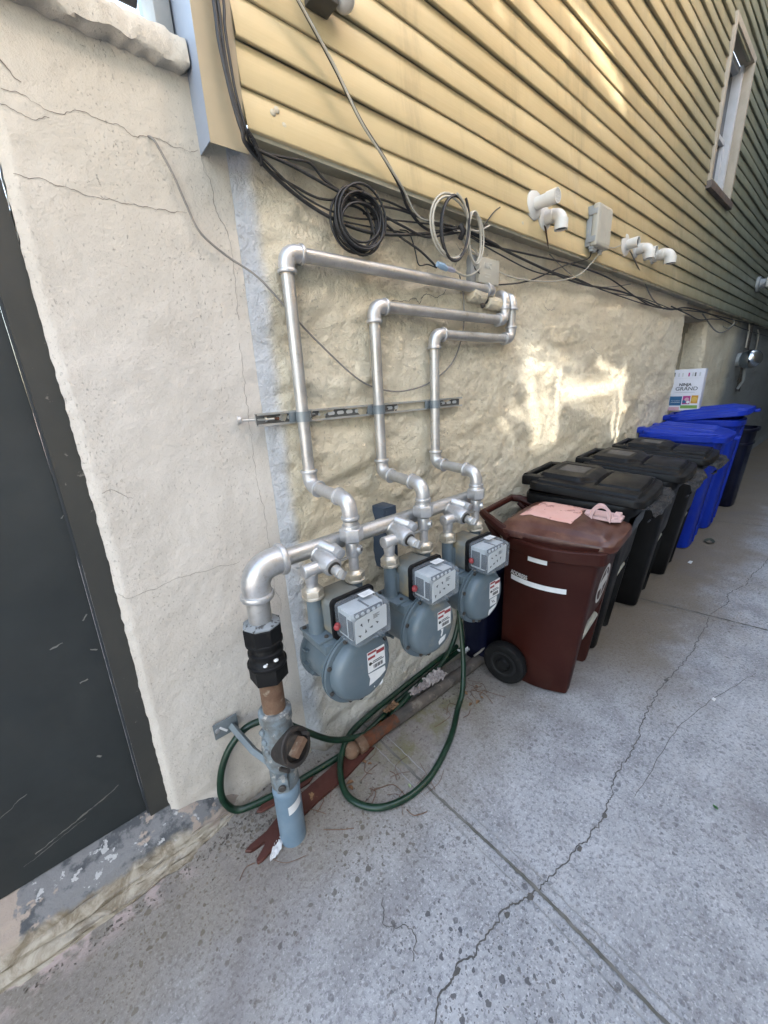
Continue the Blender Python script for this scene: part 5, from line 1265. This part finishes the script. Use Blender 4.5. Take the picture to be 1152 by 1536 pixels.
cable([(4.3,-.06,2.05),(4.7,-.09,2.01),(5.1,-.09,1.99),(5.6,-.08,2.03),(6.2,-.06,2.06)],.005,BCAB,'black cable hanging in a slack curve across the recess opening')
# wrapped ties at the corner and at the rings
mb=MB()
for k in range(5): mb.tube([(.566+.004*k,-.118,2.150-.008*k),(.585+.004*k,-.112,2.135-.008*k),(.590+.004*k,-.090,2.128-.008*k)],.0045,6)
tag(mb.build('cable_tie',BCAB,None,ang=80),'black tape binding the cables at the foot of the corner trim','cable tie')
mb=MB();mb.tube([(1.425,-.110,2.100),(1.432,-.122,2.080),(1.440,-.100,2.060)],.011,8)
tag(mb.build('cable_tie',BCAB,None,ang=80),'black tape knot where the cable rings meet','cable tie')
sp=thing('cable_splice','pale blue taped splice lying on the top silver pipe','splice',(1.37,-.08,1.94))
mb=MB();mb.tube([(1.318,-.085,1.958),(1.345,-.088,1.953),(1.372,-.086,1.947)],[.010,.013,.009],8);mb.build('tape',surf('pale_blue_tape',(.33,.48,.62),(.40,.53,.66),30,(.4,.5),.1,80),sp)
mb=MB();mb.tube([(1.372,-.084,1.950),(1.40,-.084,1.950),(1.425,-.082,1.948)],[.008,.010,.007],8);mb.build('connector',surf('lilac_plastic',(.52,.50,.58),(.46,.45,.54),30,(.4,.5),0),sp)
# coils
def coil(cx,cy,cz,rx,rz,n,r,mat,label,jit=.10,tilt=0,dy=.02,seed=1):
    random.seed(seed);pts=[]
    per=28;ox=oz=0;sx=sz=1
    for k in range(n*per+1):
        if k%per==0: t_=(random.uniform(-jit,jit),random.uniform(-jit,jit),random.uniform(1-jit,1+jit),random.uniform(1-jit,1+jit))
        f=(k%per)/per
        if k%per==0: a0=(ox,oz,sx,sz)
        ox,oz,sx,sz=[a0[i]*(1-f)+t_[i]*f for i in range(4)]
        a=2*math.pi*k/per+1.2
        x=math.cos(a)*rx*sx+ox*rx*.5;z=math.sin(a)*rz*sz+oz*rz*.5
        ct,st_=math.cos(tilt),math.sin(tilt)
        pts.append((cx+x*ct-z*st_,cy-dy*(k/(n*per))+.006*noise.noise(V((k*.1,seed,0))),cz+x*st_+z*ct))
    mb=MB();mb.tube(pts,r,7);return tag(mb.build('cable_coil',mat,None,ang=80),label,'cable coil')
coil(.943,-.052,2.032,.082,.078,11,.0040,BCAB,'loose black cable coil hanging under the siding above the middle pipe',.34,.35,.045,4)
coil(1.352,-.118,2.078,.108,.108,2,.0044,WCAB,'pale cable rings hanging left of the black tape knot',.12,.2,.02,7)
coil(1.372,-.125,2.074,.078,.114,2,.0050,BCAB,'black cable rings hanging in front of the pale rings',.16,-.25,.015,12)
coil(1.500,-.118,2.066,.046,.085,3,.0036,WCAB,'narrow pale cable rings right of the black tape knot',.18,.1,.015,3)
# hole in stucco
mb=MB();mb.lathe((.355,.003,2.129),(0,-1,0),[(0,.010),(.0006,.0095)],12);tag(mb.build('cable_hole',BOLT,None),'small dark drilled hole in the stucco where the grey cable comes out','hole')
# ================================================================== HOSE, PIPE, WOOD, LITTER
H_=[(1.75,-.05,.05),(1.55,-.06,.045),(1.312,-.065,.035),(1.011,-.09,.03),(.85,-.112,.022),(.655,-.132,.0145),(.50,-.120,.0145),(.361,-.102,.0145),(.262,-.080,.0145),(.205,-.058,.022),(.178,-.045,.075),(.176,-.038,.135),(.198,-.034,.216),(.245,-.034,.288),(.315,-.045,.335),(.40,-.075,.325),(.48,-.095,.24),(.60,-.115,.110),(.72,-.135,.05),(.85,-.152,.034),(1.0,-.130,.052),(1.15,-.105,.060),(1.32,-.09,.07),(1.44,-.075,.15),(1.50,-.07,.32),(1.48,-.08,.45),(1.42,-.115,.47),(1.385,-.16,.36),(1.335,-.225,.18),(1.27,-.275,.05),(1.196,-.308,.0145),(1.06,-.385,.0145),(.924,-.437,.0145),(.82,-.460,.0145),(.716,-.456,.0145),(.62,-.418,.0145),(.565,-.350,.0145),(.553,-.272,.018),(.600,-.180,.040),(.69,-.115,.062),(.82,-.085,.060),(1.011,-.070,.062),(1.31,-.055,.070),(1.5,-.05,.07)]
mb=MB();mb.tube(cr(H_,12),.0125,12);tag(mb.build('garden_hose',HOSE,None,ang=80),'dark green garden hose looping round the riser and over the pavement','hose')
cable([(1.62,-.10,.50),(1.66,-.12,.40),(1.64,-.16,.26),(1.56,-.20,.13),(1.50,-.17,.07)],.006,GCAB,'dark grey cord hanging in front of the navy tub',group='cables along the wall')
ip=thing('old_pipe','old tarred iron pipe with a rusty capped end lying along the wall base','pipe',(1.2,-.165,0))
def crust(x0,x1,r,mat,name,seed,y=-.162):
    mb=MB();n=max(6,int((x1-x0)/.02));rings=[]
    for i in range(n+1):
        x=x0+(x1-x0)*i/n
        rings.append([(x,y-(x-.7)*.02+math.cos(a)*(r+.005*fbm(x*16,math.cos(a)*2+seed,math.sin(a)*2,3)),max(.0,.030+math.sin(a)*(r+.005*fbm(x*16,math.cos(a)*2+seed,math.sin(a)*2,3)))) for a in [R(k*18) for k in range(20)]])
    mb.loft(rings);return mb.build(name,mat,ip,ang=60)
crust(.735,.92,.028,RUST2,'rusty_section',1);crust(.92,1.78,.030,OLDP,'tarred_section',5);crust(.70,.738,.033,RUST,'collar',8)
mb=MB();mb.ball((.672,-.161,.033),.034,20,(1.05,1,1));mb.build('end_cap',RUST,ip)
def plank(poly,th,label,z0,tilt=0):
    mb=MB();mb.prism(poly,(1,0,0),(0,1,0),(0,0,1),(0,0,z0),th)
    bmesh.ops.bevel(mb.bm,geom=list(mb.bm.edges),offset=.003,segments=1,affect='EDGES')
    return tag(mb.build('broken_board',WOOD,None),label,'board','broken red brown boards')
plank([(.178,-.210),(.200,-.203),(.262,-.205),(.300,-.188),(.36,-.172),(.47,-.158),(.60,-.147),(.735,-.142),(.752,-.155),(.742,-.176),(.765,-.198),(.60,-.226),(.46,-.232),(.34,-.248),(.215,-.280),(.196,-.276),(.198,-.262),(.245,-.240),(.247,-.229),(.232,-.226),(.195,-.228)],.012,'long split red brown board with a forked end beside the riser foot',.001)
plank([(.262,-.108),(.29,-.098),(.44,-.118),(.50,-.130),(.47,-.146),(.36,-.136),(.275,-.125)],.010,'short red brown board scrap against the wall left of the riser',.003)
mb=MB()
mb.grid(22,12,lambda u,v:(.232+.075*u+.010*noise.noise(V((u*3,v,1))),-.298+.045*u+(.034*(1-abs(2*u-1)**1.5)+.004)*(v-.5)+.004*noise.noise(V((u*9,v*5,4))),.006+.012*abs(noise.noise(V((u*8,v*4,7))))+.004))
tag(mb.build('crumpled_paper',WHT,None,ang=70,recalc=False),'long white twist of paper beside the riser foot','paper')
def crumple(cx,cy,cz,s,mat,label,seed,name='tissue',nz=.5):
    mb=MB()
    def f(u,v):
        a=(u-.5)*s[0];b=(v-.5)*s[1];k=V((u*4,v*4,seed))
        return (cx+a+.25*s[1]*noise.noise(k)+.1*s[1]*noise.noise(k*3),cy+b+.25*s[1]*noise.noise(k+V((9,0,0))),cz+s[2]*(abs(noise.noise(k*1.3+V((0,7,0))))+.5*abs(noise.noise(k*3.1))))
    mb.grid(30,24,f);return tag(mb.build(name,mat,None,ang=70,recalc=False),label,'litter')
crumple(1.225,-.135,.066,(.12,.07,.028),TISS,'crumpled dirty tissue draped over the hose and old pipe',3)
crumple(1.11,-.128,.063,(.12,.05,.02),surf('wet_paper',(.40,.34,.32),(.28,.24,.23),20,(.8,.9),.4,60),'flattened grubby paper strip lying along the old pipe',11,'paper_scrap')
crumple(.93,-.12,.055,(.08,.03,.02),LEAFB,'brown curled leaf litter wedged beside the hose',17,'leaf_litter')
crumple(1.50,-.10,.060,(.05,.04,.03),WHT,'small white crushed can scrap at the wall by the wheel',23,'can_scrap')
crumple(1.62,-.10,.075,(.10,.035,.03),surf('orange_leaf',(.32,.13,.04),(.24,.10,.04),20,(.8,.9),.3,60),'orange brown leaf scraps in front of the navy tub',29,'leaf_litter')
random.seed(11)
tw=None
for k in range(34):
    if k<14: cx,cy=random.uniform(.62,.86),random.uniform(-.50,-.22)
    elif k<26: cx,cy=random.uniform(1.15,1.42),random.uniform(-.36,-.24)
    else: cx,cy=random.uniform(.18,.62),random.uniform(-.42,-.16)
    a=random.random()*6.28;L=random.uniform(.04,.13);b=random.uniform(-.9,.9)
    pts=[(cx,cy,.003),(cx+math.cos(a)*L*.5,cy+math.sin(a)*L*.5,.006+random.random()*.006),(cx+math.cos(a+b)*L,cy+math.sin(a+b)*L,.003)]
    mb=MB();mb.tube(cr(pts,5),random.uniform(.0008,.0017),5)
    if k%3==0: mb.tube([pts[1],(pts[1][0]+math.cos(a+1.2)*L*.3,pts[1][1]+math.sin(a+1.2)*L*.3,.004)],.0008,5)
    tag(mb.build('twig',TWIG,None,ang=80),'thin dry twig lying on the pavement near the hose','twig','dry twigs on the pavement')
mb=MB();mb.tube([(.505,-.40,.0022),(.47,-.375,.0025),(.42,-.33,.0025)],.0013,5);tag(mb.build('twig',TWIG,None),'long straight dark twig on the pavement right of the riser foot','twig')
def leaf(x,y,a,L,mat,label,group=None,z=.004):
    mb=MB();ca,sa=math.cos(a),math.sin(a)
    def f(u,v):
        w=math.sin(math.pi*u)**.7*L*.26;px=(u-.5)*L;py=(v-.5)*2*w
        return (x+px*ca-py*sa,y+px*sa+py*ca,z+.10*L*abs(v-.5)*2*math.sin(u*3.1)+.08*L*math.sin(u*5+x*9))
    mb.grid(9,5,f);return tag(mb.build('leaf',mat,None,ang=80,recalc=False),label,'leaf',group)
leaf(1.516,-1.225,.8,.022,LEAFG,'small green leaf lying on the open pavement');leaf(1.34,-.216,.3,.03,LEAFY,'yellow leaf beside the old pipe')
leaf(4.42,-.62,.1,.16,LEAFG if False else surf('wet_dark_leaf',(.04,.05,.035),(.06,.06,.045),20,(.6,.7),.1,60),'dark wet leaf on the pavement by the blue bins');leaf(.76,-.423,1.2,.022,surf('pale_green_leaf',(.35,.42,.25),(.3,.38,.2),20,(.6,.7),.1,60),'pale green leaf inside the hose loop')
random.seed(5)
for k in range(14):
    x,y=(random.uniform(1.15,1.4),random.uniform(-.36,-.23)) if k<7 else (random.uniform(.56,.72),random.uniform(-.28,-.15))
    leaf(x,y,random.random()*6,random.uniform(.018,.034),LEAFB,'small brown dead leaf on the pavement near the hose','dead leaves near the hose')
mb=MB();mb.prism([(-.012,-.005),(.010,-.007),(.013,.004),(-.006,.007)],(1,0,0),(0,1,0),(0,0,1),(2.13,-1.10,.002),.003);tag(mb.build('paper_scrap',WHT,None),'tiny white scrap on the open pavement in front of the black bins','litter')
mb=MB();mb.prism([(-.03,-.012),(.03,-.010),(.028,.010),(-.02,.012)],(1,0,0),(0,1,0),(0,0,1),(3.80,-.62,.002),.004);tag(mb.build('paper_scrap',WHT,None),'white scrap on the pavement in front of the middle of the bin row','litter')
# grit and crumbs along the wall foot
random.seed(21);mb=MB()
def chip(x,y,s):
    c=V((x,y,s*.3));vs=[mb.bm.verts.new(c+V((random.uniform(-1,1),random.uniform(-1,1),random.uniform(-.35,.6)))*s) for _ in range(5)]
    for f in ((0,1,2),(0,2,3),(0,3,4),(1,2,4),(2,3,4),(0,1,4)):
        try: mb.bm.faces.new([vs[i] for i in f])
        except ValueError: pass
for k in range(900):
    if k<520: x=random.gauss(.31,.10);y=-.14+random.gauss(0,.05)
    elif k<740: x=random.uniform(.45,1.5);y=random.gauss(-.22,.06)
    else: x=random.uniform(-.4,.35);y=-.125+.05*sst(-.1,.4,x)-abs(random.gauss(0,.02))
    chip(x,min(y,-.03),random.uniform(.0015,.007))
o=mb.build('grit',GRIT,None,ang=10);o['kind']='stuff'
